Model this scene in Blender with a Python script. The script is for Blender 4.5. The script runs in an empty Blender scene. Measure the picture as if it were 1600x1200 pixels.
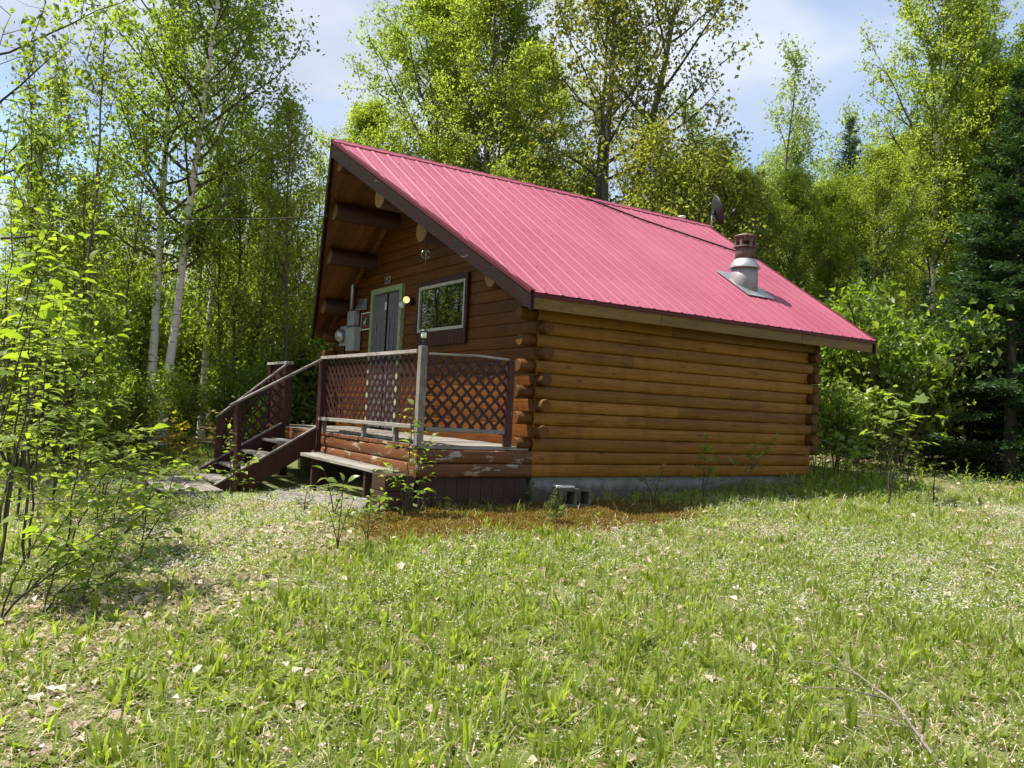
import bpy, math, random
import numpy as np
from mathutils import Vector, Matrix

# ------------------------------------------------------------------ camera, sky, sun, exposure
SC = bpy.context.scene
COL = SC.collection
random.seed(7)
rng = np.random.default_rng(11)

CAM = np.array([-5.3467, -7.7883, 0.7725]); YAW, PITCH, ROLL, FPX = .5742, .0301, .049, 1283.9
_cy, _sy = math.cos(YAW), math.sin(YAW)
FW = np.array([_sy*math.cos(PITCH), _cy*math.cos(PITCH), math.sin(PITCH)])
_r0 = np.array([_cy, -_sy, 0.]); _u0 = np.cross(_r0, FW)
RT = math.cos(ROLL)*_r0 + math.sin(ROLL)*_u0
UP = -math.sin(ROLL)*_r0 + math.cos(ROLL)*_u0
FH = np.array([_sy, _cy, 0.]); RH = np.array([_cy, -_sy, 0.])

cd = bpy.data.cameras.new('camera'); cam = bpy.data.objects.new('camera', cd); COL.objects.link(cam)
cd.sensor_width = 36; cd.lens = FPX/1600*36; cd.clip_start = .05; cd.clip_end = 2000
mw = Matrix.Identity(4)
for i in range(3):
    mw[i][0], mw[i][1], mw[i][2], mw[i][3] = RT[i], UP[i], -FW[i], CAM[i]
cam.matrix_world = mw
SC.camera = cam

SUN = np.array([-.415, .24, .878]); SUN /= np.linalg.norm(SUN)
w = bpy.data.worlds.new('World'); SC.world = w; w.use_nodes = True
nt = w.node_tree; nt.nodes.clear()
def nn(tree, t, **k):
    n = tree.nodes.new(t)
    for a, b in k.items(): setattr(n, a, b)
    return n
sky = nn(nt, 'ShaderNodeTexSky', sky_type='NISHITA', sun_disc=False)
sky.sun_elevation = math.asin(SUN[2]); sky.sun_rotation = math.atan2(SUN[0], SUN[1])
sky.air_density = 1.0; sky.dust_density = .6; sky.ozone_density = 1.2
tc = nn(nt, 'ShaderNodeTexCoord')
sep = nn(nt, 'ShaderNodeSeparateXYZ'); nt.links.new(tc.outputs['Generated'], sep.inputs[0])
addz = nn(nt, 'ShaderNodeMath', operation='ADD'); addz.inputs[1].default_value = .22
nt.links.new(sep.outputs[2], addz.inputs[0])
mxz = nn(nt, 'ShaderNodeMath', operation='MAXIMUM'); mxz.inputs[1].default_value = .1
nt.links.new(addz.outputs[0], mxz.inputs[0])
cmb = nn(nt, 'ShaderNodeCombineXYZ')
for k in (0, 1):
    dv = nn(nt, 'ShaderNodeMath', operation='DIVIDE')
    nt.links.new(sep.outputs[k], dv.inputs[0]); nt.links.new(mxz.outputs[0], dv.inputs[1])
    nt.links.new(dv.outputs[0], cmb.inputs[k])
cmb.inputs[2].default_value = 3.7
n1 = nn(nt, 'ShaderNodeTexNoise'); n1.inputs['Scale'].default_value = 1.15; n1.inputs['Detail'].default_value = 5; n1.inputs['Roughness'].default_value = .55; n1.inputs['Distortion'].default_value = .4
nt.links.new(cmb.outputs[0], n1.inputs['Vector'])
rp = nn(nt, 'ShaderNodeValToRGB'); rp.color_ramp.elements[0].position = .37; rp.color_ramp.elements[1].position = .53
nt.links.new(n1.outputs['Fac'], rp.inputs[0])
n2 = nn(nt, 'ShaderNodeTexNoise'); n2.inputs['Scale'].default_value = 1.6; n2.inputs['Detail'].default_value = 4
nt.links.new(cmb.outputs[0], n2.inputs['Vector'])
rc = nn(nt, 'ShaderNodeValToRGB')
rc.color_ramp.elements[0].position = .3; rc.color_ramp.elements[0].color = (.36, .43, .60, 1)
rc.color_ramp.elements[1].position = .70; rc.color_ramp.elements[1].color = (.80, .86, .97, 1)
nt.links.new(n2.outputs['Fac'], rc.inputs[0])
cs = nn(nt, 'ShaderNodeVectorMath', operation='SCALE'); cs.inputs['Scale'].default_value = 4.9
nt.links.new(rc.outputs[0], cs.inputs[0])
mx = nn(nt, 'ShaderNodeMix', data_type='RGBA')
nt.links.new(rp.outputs[0], mx.inputs[0]); nt.links.new(sky.outputs[0], mx.inputs[6]); nt.links.new(cs.outputs[0], mx.inputs[7])
bg = nn(nt, 'ShaderNodeBackground'); bg.inputs[1].default_value = .115
wo = nn(nt, 'ShaderNodeOutputWorld')
nt.links.new(mx.outputs[2], bg.inputs[0]); nt.links.new(bg.outputs[0], wo.inputs[0])

sl = bpy.data.lights.new('sun', 'SUN'); sl.energy = 5.0; sl.angle = math.radians(.53); sl.color = (1, .95, .86)
so = bpy.data.objects.new('sun', sl); COL.objects.link(so); so.location = (-20, 10, 40)
so.rotation_euler = Vector(-SUN).to_track_quat('-Z', 'Y').to_euler()

SC.view_settings.view_transform = 'Standard'; SC.view_settings.look = 'None'
SC.view_settings.exposure = 1.02; SC.view_settings.gamma = 1
SC.cycles.use_denoising = True
SC.cycles.max_bounces = 8; SC.cycles.diffuse_bounces = 5; SC.cycles.glossy_bounces = 3
SC.cycles.transmission_bounces = 6; SC.cycles.transparent_max_bounces = 6
SC.cycles.caustics_reflective = False; SC.cycles.caustics_refractive = False

# ------------------------------------------------------------------ helpers: materials
def mat(name):
    m = bpy.data.materials.new(name); m.use_nodes = True
    t = m.node_tree; t.nodes.clear()
    o = nn(t, 'ShaderNodeOutputMaterial')
    return m, t, o
def ramp(t, src, stops):
    r = nn(t, 'ShaderNodeValToRGB'); e = r.color_ramp.elements
    while len(e) < len(stops): e.new(.5)
    for i, (p, c) in enumerate(stops):
        e[i].position = p; e[i].color = (*c, 1)
    t.links.new(src, r.inputs[0]); return r.outputs[0]
def noise(t, scale=(1, 1, 1), s=5., detail=4., rough=.55, dist=0., coord='Object'):
    c = nn(t, 'ShaderNodeTexCoord'); mp = nn(t, 'ShaderNodeMapping'); mp.inputs['Scale'].default_value = scale
    t.links.new(c.outputs[coord], mp.inputs[0])
    n = nn(t, 'ShaderNodeTexNoise'); n.inputs['Scale'].default_value = s; n.inputs['Detail'].default_value = detail
    n.inputs['Roughness'].default_value = rough; n.inputs['Distortion'].default_value = dist
    t.links.new(mp.outputs[0], n.inputs['Vector']); return n.outputs['Fac']
def mixc(t, fac, a, b, blend='MIX'):
    m = nn(t, 'ShaderNodeMix', data_type='RGBA', blend_type=blend)
    for i, v in ((0, fac), (6, a), (7, b)):
        if hasattr(v, 'is_linked') or hasattr(v, 'links'): t.links.new(v, m.inputs[i])
        elif isinstance(v, (int, float)): m.inputs[i].default_value = v
        else: m.inputs[i].default_value = (*v, 1)
    return m.outputs[2]
def math_(t, op, a, b=0., clamp=False):
    m = nn(t, 'ShaderNodeMath', operation=op, use_clamp=clamp)
    for i, v in enumerate((a, b)):
        if isinstance(v, (int, float)): m.inputs[i].default_value = v
        else: t.links.new(v, m.inputs[i])
    return m.outputs[0]
def objrand(t): return nn(t, 'ShaderNodeObjectInfo').outputs['Random']
def bump(t, h, strength=.3, dist=.01):
    b = nn(t, 'ShaderNodeBump'); b.inputs['Strength'].default_value = strength; b.inputs['Distance'].default_value = dist
    t.links.new(h, b.inputs['Height']); return b.outputs[0]
def princ(t, o, col, rough=.6, normal=None, metal=0., spec=.5):
    p = nn(t, 'ShaderNodeBsdfPrincipled')
    if isinstance(col, tuple): p.inputs['Base Color'].default_value = (*col, 1)
    else: t.links.new(col, p.inputs['Base Color'])
    if isinstance(rough, (int, float)): p.inputs['Roughness'].default_value = rough
    else: t.links.new(rough, p.inputs['Roughness'])
    p.inputs['Metallic'].default_value = metal; p.inputs['Specular IOR Level'].default_value = spec
    if normal is not None: t.links.new(normal, p.inputs['Normal'])
    t.links.new(p.outputs[0], o.inputs[0]); return p
GR = {'x': (1.2, 26, 26), 'y': (26, 1.2, 26), 'z': (26, 26, 1.2)}
def wood(name, dark, light, axis='x', rough=.55, peel=None, peel_amt=.5, tint=.35, relief=.35, dirt=None, spec=.35, checks=False):
    m, t, o = mat(name)
    g = noise(t, GR[axis], 1.6, 6, .62, .6)
    c = ramp(t, g, [(.3, dark), (.72, light)])
    big = noise(t, (1, 1, 1), 1.7, 4, .6)
    c = mixc(t, math_(t, 'MULTIPLY', big, .45), c, dark)
    v = math_(t, 'MULTIPLY_ADD', objrand(t), tint); 
    t.nodes[-1].inputs[2].default_value = 1 - tint*.5
    hs = nn(t, 'ShaderNodeHueSaturation'); t.links.new(v, hs.inputs['Value']); t.links.new(c, hs.inputs['Color']); c = hs.outputs[0]
    h = g
    if checks:
        k1 = noise(t, tuple(.55*k if k < 5 else k*1.1 for k in GR[axis]), 1.1, 5, .6, .5)
        ck = ramp(t, k1, [(.47, (0, 0, 0)), (.495, (1, 1, 1)), (.505, (1, 1, 1)), (.53, (0, 0, 0))])
        k2 = noise(t, tuple(1.1 if k < 5 else 3 for k in GR[axis]), 1.3, 3, .5)
        ck = math_(t, 'MULTIPLY', ck, ramp(t, k2, [(.52, (0, 0, 0)), (.62, (.85, .85, .85))]))
        c = mixc(t, ck, c, tuple(.25*k for k in dark))
        kn = nn(t, 'ShaderNodeTexVoronoi'); kn.inputs['Scale'].default_value = 1.0
        kc = nn(t, 'ShaderNodeTexCoord'); km = nn(t, 'ShaderNodeMapping'); km.inputs['Scale'].default_value = tuple(2.1 if k < 5 else 5.2 for k in GR[axis])
        t.links.new(kc.outputs['Object'], km.inputs[0]); t.links.new(km.outputs[0], kn.inputs['Vector'])
        c = mixc(t, ramp(t, kn.outputs['Distance'], [(.05, (.8, .8, .8)), (.13, (0, 0, 0))]), c, tuple(.45*k for k in dark))
        st_ = noise(t, (3.5, 3.5, .6), 1.4, 4, .6)
        c = mixc(t, ramp(t, st_, [(.5, (0, 0, 0)), (.8, (.55, .55, .55))]), c, tuple(.6*k for k in dark))
    if peel is not None:
        sc = tuple(k*.30 if k > 5 else k*2.2 for k in GR[axis])
        f = noise(t, sc, 1.3, 7, .68, .3)
        msk = ramp(t, f, [(peel_amt, (0, 0, 0)), (peel_amt+.035, (1, 1, 1))])
        pc = ramp(t, g, [(.3, tuple(.55*k for k in peel)), (.7, peel)])
        c = mixc(t, msk, c, pc); h = math_(t, 'MULTIPLY_ADD', msk, -.6)
        t.links.new(g, t.nodes[-1].inputs[2])
    if dirt is not None:
        f2 = noise(t, (1, 1, 1), 5, 6, .7)
        c = mixc(t, ramp(t, f2, [(.5, (0, 0, 0)), (.75, (.7, .7, .7))]), c, dirt)
    princ(t, o, c, rough, bump(t, h, relief, .006), spec=spec)
    return m
def plain(name, col, rough=.5, metal=0., var=.25, s=14, spec=.5):
    m, t, o = mat(name)
    n = noise(t, (1, 1, 1), s, 5, .6)
    c = ramp(t, n, [(.3, tuple(k*(1-var) for k in col)), (.7, tuple(min(1, k*(1+var*.6)) for k in col))])
    princ(t, o, c, rough, bump(t, n, .12, .004), metal, spec)
    return m
def leafmat(name, dark, light, trans=.5, spec=.25, rough=.45):
    m, t, o = mat(name)
    a = nn(t, 'ShaderNodeAttribute', attribute_name='tint')
    ir = objrand(t)
    f = math_(t, 'ADD', math_(t, 'MULTIPLY', a.outputs['Fac'], .75), math_(t, 'MULTIPLY', ir, .25))
    c = ramp(t, f, [(.05, dark), (.95, light)])
    p = nn(t, 'ShaderNodeBsdfPrincipled'); t.links.new(c, p.inputs['Base Color'])
    p.inputs['Roughness'].default_value = rough; p.inputs['Specular IOR Level'].default_value = spec
    tr = nn(t, 'ShaderNodeBsdfTranslucent')
    tcol = mixc(t, 1., c, (.98, 1.0, .50), 'MULTIPLY')
    hs = nn(t, 'ShaderNodeHueSaturation'); hs.inputs['Value'].default_value = 2.0; hs.inputs['Saturation'].default_value = 1.05
    t.links.new(tcol, hs.inputs['Color']); t.links.new(hs.outputs[0], tr.inputs[0])
    ms = nn(t, 'ShaderNodeMixShader'); ms.inputs[0].default_value = trans
    t.links.new(p.outputs[0], ms.inputs[1]); t.links.new(tr.outputs[0], ms.inputs[2]); t.links.new(ms.outputs[0], o.inputs[0])
    return m

M = {}
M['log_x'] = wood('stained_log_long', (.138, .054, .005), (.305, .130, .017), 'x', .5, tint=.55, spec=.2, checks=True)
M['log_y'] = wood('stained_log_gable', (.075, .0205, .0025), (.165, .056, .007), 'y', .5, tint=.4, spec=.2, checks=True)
M['stub'] = wood('dark_log_end', (.062, .023, .004), (.150, .060, .012), 'z', .6, tint=.5, spec=.2)
M['log_end'] = wood('log_end_grain', (.16, .07, .02), (.32, .16, .05), 'z', .6)
M['deck_log_y'] = wood('peeling_stained_log', (.10, .03, .010), (.21, .080, .028), 'y', .6, peel=(.36, .29, .21), peel_amt=.575)
M['deck_log_x'] = wood('peeling_stained_log_side', (.075, .024, .006), (.15, .055, .014), 'x', .6, peel=(.40, .33, .26), peel_amt=.575)
M['soffit'] = wood('soffit_pine', (.10, .034, .008), (.24, .095, .022), 'y', .5, tint=.9)
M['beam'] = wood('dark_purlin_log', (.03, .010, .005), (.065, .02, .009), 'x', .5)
M['rake'] = wood('dark_rake_board', (.012, .006, .005), (.030, .014, .012), 'y', .6, peel=(.18, .16, .15), peel_amt=.64, spec=.12)
M['fascia'] = wood('mossy_eave_board', (.10, .048, .006), (.23, .12, .018), 'x', .55, dirt=(.05, .032, .007))
M['redpaint'] = wood('dark_red_paint', (.028, .006, .005), (.065, .013, .011), 'z', .55, peel=(.33, .27, .24), peel_amt=.66)
M['slat'] = wood('dark_red_slat', (.018, .004, .0035), (.05, .011, .009), 'z', .55, peel=(.34, .27, .24), peel_amt=.68, tint=.5)
M['grey_x'] = wood('weathered_plank_x', (.10, .088, .075), (.40, .365, .32), 'x', .8, tint=.35, relief=.6, dirt=(.12, .10, .07))
M['grey_y'] = wood('weathered_plank_y', (.10, .088, .075), (.40, .365, .32), 'y', .8, tint=.35, relief=.6, dirt=(.12, .10, .07))
M['grey_z'] = wood('weathered_post', (.08, .065, .055), (.30, .27, .235), 'z', .8, tint=.35, relief=.6, dirt=(.09, .03, .025))
M['rail'] = wood('worn_white_rail', (.20, .16, .145), (.48, .45, .41), 'y', .7, dirt=(.12, .05, .04))
M['rail_x'] = wood('worn_stair_rail', (.11, .085, .075), (.33, .30, .265), 'x', .7, dirt=(.10, .04, .03))
M['timber'] = wood('brown_timber', (.028, .011, .007), (.075, .033, .018), 'y', .7, dirt=(.03, .02, .012))
m, t, o = mat('concrete')
n_a = noise(t, (1, 1, 1), 6, 6, .65); n_b = noise(t, (3, 3, 1), 2.5, 6, .7)
c = ramp(t, n_a, [(.3, (.13, .135, .13)), (.7, (.24, .24, .23))])
gc = nn(t, 'ShaderNodeTexCoord'); gs = nn(t, 'ShaderNodeSeparateXYZ'); t.links.new(gc.outputs['Object'], gs.inputs[0])
zz = math_(t, 'ADD', math_(t, 'MULTIPLY', gs.outputs[2], -3.2), math_(t, 'MULTIPLY', n_b, .9))
c = mixc(t, ramp(t, zz, [(.75, (0, 0, 0)), (1.25, (.8, .8, .8))]), c, (.07, .065, .035))
princ(t, o, c, .92, bump(t, n_a, .4, .01), spec=.2); M['concrete'] = m
M['block'] = plain('mossy_block', (.10, .09, .062), .95, var=.45, s=9)
M['green_trim'] = plain('pale_green_trim', (.26, .30, .16), .6, var=.3)
M['window_trim'] = plain('window_vinyl', (.40, .38, .31), .5)
M['screen'] = plain('grey_mesh_screen', (.13, .12, .12), .8, var=.3)
M['curtain'] = plain('mauve_mesh_fold', (.26, .21, .21), .8)
M['black'] = plain('black_plastic', (.02, .02, .022), .45)
M['white'] = plain('white_plastic', (.72, .71, .68), .4, var=.1)
M['meter_grey'] = plain('meter_enamel', (.30, .31, .29), .45, var=.2)
M['galv'] = plain('galvanised_steel', (.46, .47, .46), .42, .75, var=.3, s=9)
M['boot'] = plain('grey_flue_boot', (.26, .25, .25), .55, .3, var=.2)
M['red_text'] = plain('red_print', (.35, .02, .03), .5)
M['dish'] = plain('dark_dish', (.022, .024, .024), .5)
M['cable'] = plain('black_cable', (.012, .010, .010), .8)
M['bark_dark'] = wood('dark_bark', (.05, .042, .033), (.15, .13, .105), 'z', .9, relief=.8)
M['bark_grey'] = wood('grey_bark', (.10, .088, .07), (.26, .235, .20), 'z', .9, relief=.8)
M['twig'] = wood('twig_bark', (.04, .03, .022), (.10, .075, .055), 'z', .8)
M['dead_twig'] = wood('dead_twig_bark', (.10, .08, .065), (.26, .22, .185), 'x', .9)
# rusty flue pipe
m, t, o = mat('rusty_flue'); g = noise(t, (9, 9, 1.2), 2, 6, .65)
princ(t, o, ramp(t, g, [(.32, (.045, .032, .027)), (.52, (.12, .075, .062)), (.72, (.24, .21, .185))]), .6, bump(t, g, .2, .004), .35); M['rust'] = m
# birch bark: white with dark lenticel bands
m, t, o = mat('birch_bark')
b1 = noise(t, (1.6, 1.6, 14), 1.6, 5, .6); b2 = noise(t, (1, 1, 1), 2.2, 4, .6)
c = ramp(t, b2, [(.3, (.56, .51, .44)), (.65, (.80, .76, .69))])
c = mixc(t, ramp(t, b1, [(.585, (0, 0, 0)), (.65, (1, 1, 1))]), c, (.06, .045, .035))
princ(t, o, c, .75, bump(t, b1, .3, .01)); M['birch'] = m
# painted ribbed roof metal
m, t, o = mat('red_roof_metal')
f1 = noise(t, (1, .35, .35), 1.1, 5, .6); f2 = noise(t, (9, .7, .7), 1.5, 7, .68); f3 = noise(t, (1, 1, 1), 38, 3, .6); f4 = noise(t, (1, 1, 1), .55, 4, .6)
c = ramp(t, f1, [(.3, (.262, .048, .084)), (.7, (.31, .068, .110))])
c = mixc(t, math_(t, 'MULTIPLY', ramp(t, f4, [(.38, (0, 0, 0)), (.68, (1, 1, 1))]), .5), c, (.38, .105, .150))
c = mixc(t, math_(t, 'MULTIPLY', ramp(t, f2, [(.50, (0, 0, 0)), (.8, (1, 1, 1))]), .5), c, (.20, .045, .055))
c = mixc(t, ramp(t, f3, [(.62, (0, 0, 0)), (.78, (.5, .5, .5))]), c, (.16, .05, .05))
rg = math_(t, 'MULTIPLY_ADD', f2, .3); t.nodes[-1].inputs[2].default_value = .38
princ(t, o, c, rg, bump(t, f1, .22, .03), 0., .5)
M['roof'] = m
m, t, o = mat('dark_red_trim'); princ(t, o, (.085, .010, .014), .5, spec=.25); M['trim'] = m
# window pane: dark, mirror-like
m, t, o = mat('window_pane'); p = princ(t, o, (.006, .008, .008), .015, None, 0., .5); p.inputs['IOR'].default_value = 2.1; M['pane'] = m
m, t, o = mat('lit_bulb'); e = nn(t, 'ShaderNodeEmission'); e.inputs[0].default_value = (1, .74, .30, 1); e.inputs[1].default_value = .62
t.links.new(e.outputs[0], o.inputs[0]); M['bulb'] = m
# foliage
M['leaf_birch'] = leafmat('birch_leaf', (.115, .165, .030), (.225, .285, .065), .6)
M['leaf_aspen'] = leafmat('aspen_leaf', (.150, .200, .038), (.270, .325, .085), .6)
M['leaf_olive'] = leafmat('maple_leaf_olive', (.110, .125, .024), (.225, .228, .055), .55)
M['leaf_yellow'] = leafmat('maple_leaf_yellow', (.130, .150, .028), (.255, .272, .066), .55)
M['leaf_pale'] = leafmat('poplar_leaf_pale', (.18, .24, .10), (.29, .35, .16), .5)
M['leaf_under'] = leafmat('understory_leaf', (.110, .160, .026), (.230, .285, .065), .6)
M['leaf_broad'] = leafmat('broad_leaf', (.100, .158, .022), (.235, .300, .065), .54, .6, .36)
M['leaf_orange'] = leafmat('seedling_leaf_orange', (.20, .145, .03), (.32, .26, .06), .5)
M['needle'] = leafmat('spruce_needle', (.020, .046, .018), (.058, .108, .036), .25)
M['needle_dry'] = leafmat('young_spruce_needle', (.05, .08, .02), (.10, .14, .035), .35)
M['grass'] = leafmat('grass_blade', (.115, .160, .026), (.280, .335, .085), .5, .3)
M['straw'] = leafmat('dead_straw', (.26, .21, .12), (.54, .47, .33), .25)
M['litter'] = leafmat('dead_leaf', (.22, .16, .11), (.58, .49, .40), .15)
M['flower'] = leafmat('white_bluet', (.55, .57, .64), (.78, .79, .82), .2)
M['moss'] = leafmat('brown_moss', (.10, .065, .012), (.22, .15, .03), .3)

# ------------------------------------------------------------------ helpers: meshes and objects
def link(o, parent=None):
    COL.objects.link(o)
    if parent is not None: o.parent = parent
    return o
def tag(o, label=None, cat=None, group=None, kind=None):
    if label: o['label'] = label
    if cat: o['category'] = cat
    if group: o['group'] = group
    if kind: o['kind'] = kind
    return o
def empty(name, label, cat, loc=(0, 0, 0), rz=0., group=None):
    o = bpy.data.objects.new(name, None); o.empty_display_size = .1; o.location = loc; o.rotation_euler = (0, 0, rz)
    return tag(link(o), label, cat, group)
def npmesh(name, V, faces, mats, midx=None, smooth=False, tint=None):
    """faces: list of (n,k) int arrays"""
    me = bpy.data.meshes.new(name)
    V = np.asarray(V, np.float32); me.vertices.add(len(V)); me.vertices.foreach_set('co', V.ravel())
    faces = [np.asarray(f, np.int32) for f in faces if len(f)]
    nl = sum(f.size for f in faces); npoly = sum(len(f) for f in faces)
    me.loops.add(nl); me.polygons.add(npoly)
    me.loops.foreach_set('vertex_index', np.concatenate([f.ravel() for f in faces]))
    tot = np.concatenate([np.full(len(f), f.shape[1], np.int32) for f in faces])
    st = np.concatenate([[0], np.cumsum(tot)[:-1]]).astype(np.int32)
    me.polygons.foreach_set('loop_start', st); me.polygons.foreach_set('loop_total', tot)
    for m_ in (mats if isinstance(mats, (list, tuple)) else [mats]): me.materials.append(m_)
    if midx is not None: me.polygons.foreach_set('material_index', np.asarray(midx, np.int32))
    me.polygons.foreach_set('use_smooth', np.full(npoly, smooth, bool))
    if tint is not None:
        a = me.attributes.new('tint', 'FLOAT', 'POINT'); a.data.foreach_set('value', np.asarray(tint, np.float32))
    me.update(calc_edges=True); return me
class MB:
    """collects simple shapes into one mesh"""
    def __init__(s): s.v = []; s.f = []; s.m = []; s.sm = []
    def add(s, vs, fs, mi=0, sm=False):
        b = len(s.v); s.v += [tuple(map(float, p)) for p in vs]
        for f in fs: s.f.append([b+i for i in f]); s.m.append(mi); s.sm.append(sm)
        return s
    def box(s, x0, x1, y0, y1, z0, z1, mi=0):
        v = [(x, y, z) for z in (z0, z1) for y in (y0, y1) for x in (x0, x1)]
        return s.add(v, [(0, 2, 3, 1), (4, 5, 7, 6), (0, 1, 5, 4), (2, 6, 7, 3), (0, 4, 6, 2), (1, 3, 7, 5)], mi)
    def beam(s, p0, p1, w, h, up=(0, 0, 1), mi=0):
        p0 = np.array(p0, float); p1 = np.array(p1, float); d = p1-p0; d /= np.linalg.norm(d)
        a = np.cross(d, up); a /= np.linalg.norm(a); b = np.cross(a, d)
        v = [p+a*sx*w/2+b*sz*h/2 for sz in (-1, 1) for p, sy in ((p0, 0), (p1, 1)) for sx in (-1, 1)]
        return s.add(v, [(0, 2, 3, 1), (4, 5, 7, 6), (0, 1, 5, 4), (2, 6, 7, 3), (0, 4, 6, 2), (1, 3, 7, 5)], mi)
    def tube(s, pts, rad, n=8, mi=0, cap=True, sm=True):
        pts = [np.array(p, float) for p in pts]
        if isinstance(rad, (int, float)): rad = [rad]*len(pts)
        vs = []; ref = np.array([.31, .17, .93])
        for i, p in enumerate(pts):
            d = pts[min(i+1, len(pts)-1)]-pts[max(i-1, 0)]; d = d/(np.linalg.norm(d)+1e-9)
            a = np.cross(d, ref if abs(d@ref) < .95 else (1., 0, 0)); a /= np.linalg.norm(a); b = np.cross(d, a)
            vs += [p+rad[i]*(math.cos(k*2*math.pi/n)*a+math.sin(k*2*math.pi/n)*b) for k in range(n)]
        fs = [(i*n+k, i*n+(k+1) % n, (i+1)*n+(k+1) % n, (i+1)*n+k) for i in range(len(pts)-1) for k in range(n)]
        s.add(vs, fs, mi, sm)
        if cap:
            b = len(s.v)-len(vs)
            for ring in (list(range(n))[::-1], list(range((len(pts)-1)*n, len(pts)*n))):
                s.f.append([b+i for i in ring]); s.m.append(mi); s.sm.append(False)
        return s
    def lathe(s, c, prof, n=20, mi=0, axis=(0, 0, 1)):
        """prof: (radius, height) list"""
        ax = np.array(axis, float); ax /= np.linalg.norm(ax)
        a = np.cross(ax, (0, 0, 1.) if abs(ax[2]) < .9 else (1., 0, 0)); a /= np.linalg.norm(a); b = np.cross(ax, a); c = np.array(c, float)
        vs = [c+ax*h+r*(math.cos(k*2*math.pi/n)*a+math.sin(k*2*math.pi/n)*b) for r, h in prof for k in range(n)]
        fs = [(i*n+k, i*n+(k+1) % n, (i+1)*n+(k+1) % n, (i+1)*n+k) for i in range(len(prof)-1) for k in range(n)]
        s.add(vs, fs, mi, True)
        b0 = len(s.v)-len(vs)
        for ring in (list(range(n))[::-1], list(range((len(prof)-1)*n, len(prof)*n))):
            s.f.append([b0+i for i in ring]); s.m.append(mi); s.sm.append(False)
        return s
    def build(s, name, mats, parent=None, bevel=0.):
        me = bpy.data.meshes.new(name); me.from_pydata(s.v, [], s.f)
        for m_ in (mats if isinstance(mats, (list, tuple)) else [mats]): me.materials.append(m_)
        me.polygons.foreach_set('material_index', s.m); me.polygons.foreach_set('use_smooth', s.sm); me.update()
        o = link(bpy.data.objects.new(name, me), parent)
        if bevel:
            b = o.modifiers.new('edge', 'BEVEL'); b.width = bevel; b.segments = 2; b.limit_method = 'ANGLE'
        return o
def copy_tree(o, parent=None):
    c = o.copy(); link(c, parent)
    for ch in list(o.children): copy_tree(ch, c)
    return c
_ph = rng.uniform(0, 6.28, (24, 2)); _dr = rng.normal(0, 1, (24, 2))
def snoise(x, y, f=1.):
    r = np.zeros(np.shape(x))
    for i in range(12):
        k = f*(.5+.18*i); n_ = _dr[i]/np.linalg.norm(_dr[i])
        r = r + np.sin((x*n_[0]+y*n_[1])*k+_ph[i, 0]+1.7*np.sin((x*_dr[i+12, 0]-y*_dr[i+12, 1])*k*.3+_ph[i, 1]))/(1+.12*i)
    return r/4.
def smooth(a, b, x):
    t_ = np.clip((x-a)/(b-a), 0, 1); return t_*t_*(3-2*t_)
def gz(x, y):
    x = np.asarray(x, float); y = np.asarray(y, float)
    d = (x-CAM[0])*FH[0]+(y-CAM[1])*FH[1]; s = (x-CAM[0])*RH[0]+(y-CAM[1])*RH[1]
    k = .028+(.0455-.028)*smooth(-3.2, -1.4, s)
    far = smooth(14, 60, d)
    z = -.73+k*np.clip(d, -20, 40)*(1-.25*far)
    near = smooth(60, 25, np.hypot(d, s))
    return z + near*(.022*snoise(x, y, 1.1)+.010*snoise(x+9, y-4, 3.6))
def at(px, d):
    """ground point under image column px (1600 wide) at forward distance d"""
    yh = 638.6+.049*(px-800)
    r_ = FW+RT*(px-800)/FPX-UP*(yh-600)/FPX
    r_ = r_/(r_@FH); p = CAM+r_*d
    return np.array([p[0], p[1], float(gz(p[0], p[1]))])
def depth(x, y): return (x-CAM[0])*FH[0]+(y-CAM[1])*FH[1]
def side(x, y): return (x-CAM[0])*RH[0]+(y-CAM[1])*RH[1]

# ------------------------------------------------------------------ ground
N = 300; k_ = 7.2; u_ = np.linspace(-1, 1, N)
ax_ = np.sinh(k_*u_)/np.sinh(k_)*450
gx, gy = np.meshgrid(ax_-1.2, ax_-2.6, indexing='ij')
V = np.stack([gx, gy, gz(gx, gy)], -1).reshape(-1, 3)
idx = np.arange(N*N).reshape(N, N)
F = np.stack([idx[:-1, :-1], idx[1:, :-1], idx[1:, 1:], idx[:-1, 1:]], -1).reshape(-1, 4)
def mossmask(x, y):
    e = ((x+.35)/2.4)**2+((y+.80)/.95)**2
    return smooth(1.25, .55, e+.22*snoise(x, y, 3.))
def baremask(x, y):
    """bare leaf litter: by the stairs, along the deck and on a worn path"""
    a = smooth(1.2, .4, ((x+2.5)/1.1)**2+((y-1.0)/.9)**2+.25*snoise(x, y, 2.5))
    b = smooth(1.2, .4, ((x+3.1)/.7)**2+((y+.9)/.8)**2+.3*snoise(x, y, 2.))
    c_ = smooth(1.2, .5, ((x+4.7)/.9)**2+((y+2.6)/.8)**2+.3*snoise(x, y, 2.))
    return np.maximum(np.maximum(a, b), .8*c_)
m, t, o = mat('forest_floor')
n1_ = noise(t, (1, 1, 1), 2.2, 8, .68); n2_ = noise(t, (1, 1, 1), 26, 6, .7); n3_ = noise(t, (1, 1, 1), 90, 4, .7)
c = ramp(t, n2_, [(.28, (.075, .055, .036)), (.5, (.17, .135, .085)), (.74, (.38, .32, .225))])
gcol = ramp(t, n3_, [(.3, (.06, .095, .018)), (.7, (.17, .21, .055))])
c = mixc(t, ramp(t, n1_, [(.33, (.1, .1, .1)), (.55, (.9, .9, .9))]), c, gcol)
am = nn(t, 'ShaderNodeAttribute', attribute_name='moss')
c = mixc(t, am.outputs['Fac'], c, ramp(t, n2_, [(.3, (.075, .045, .012)), (.7, (.20, .13, .03))]))
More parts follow.
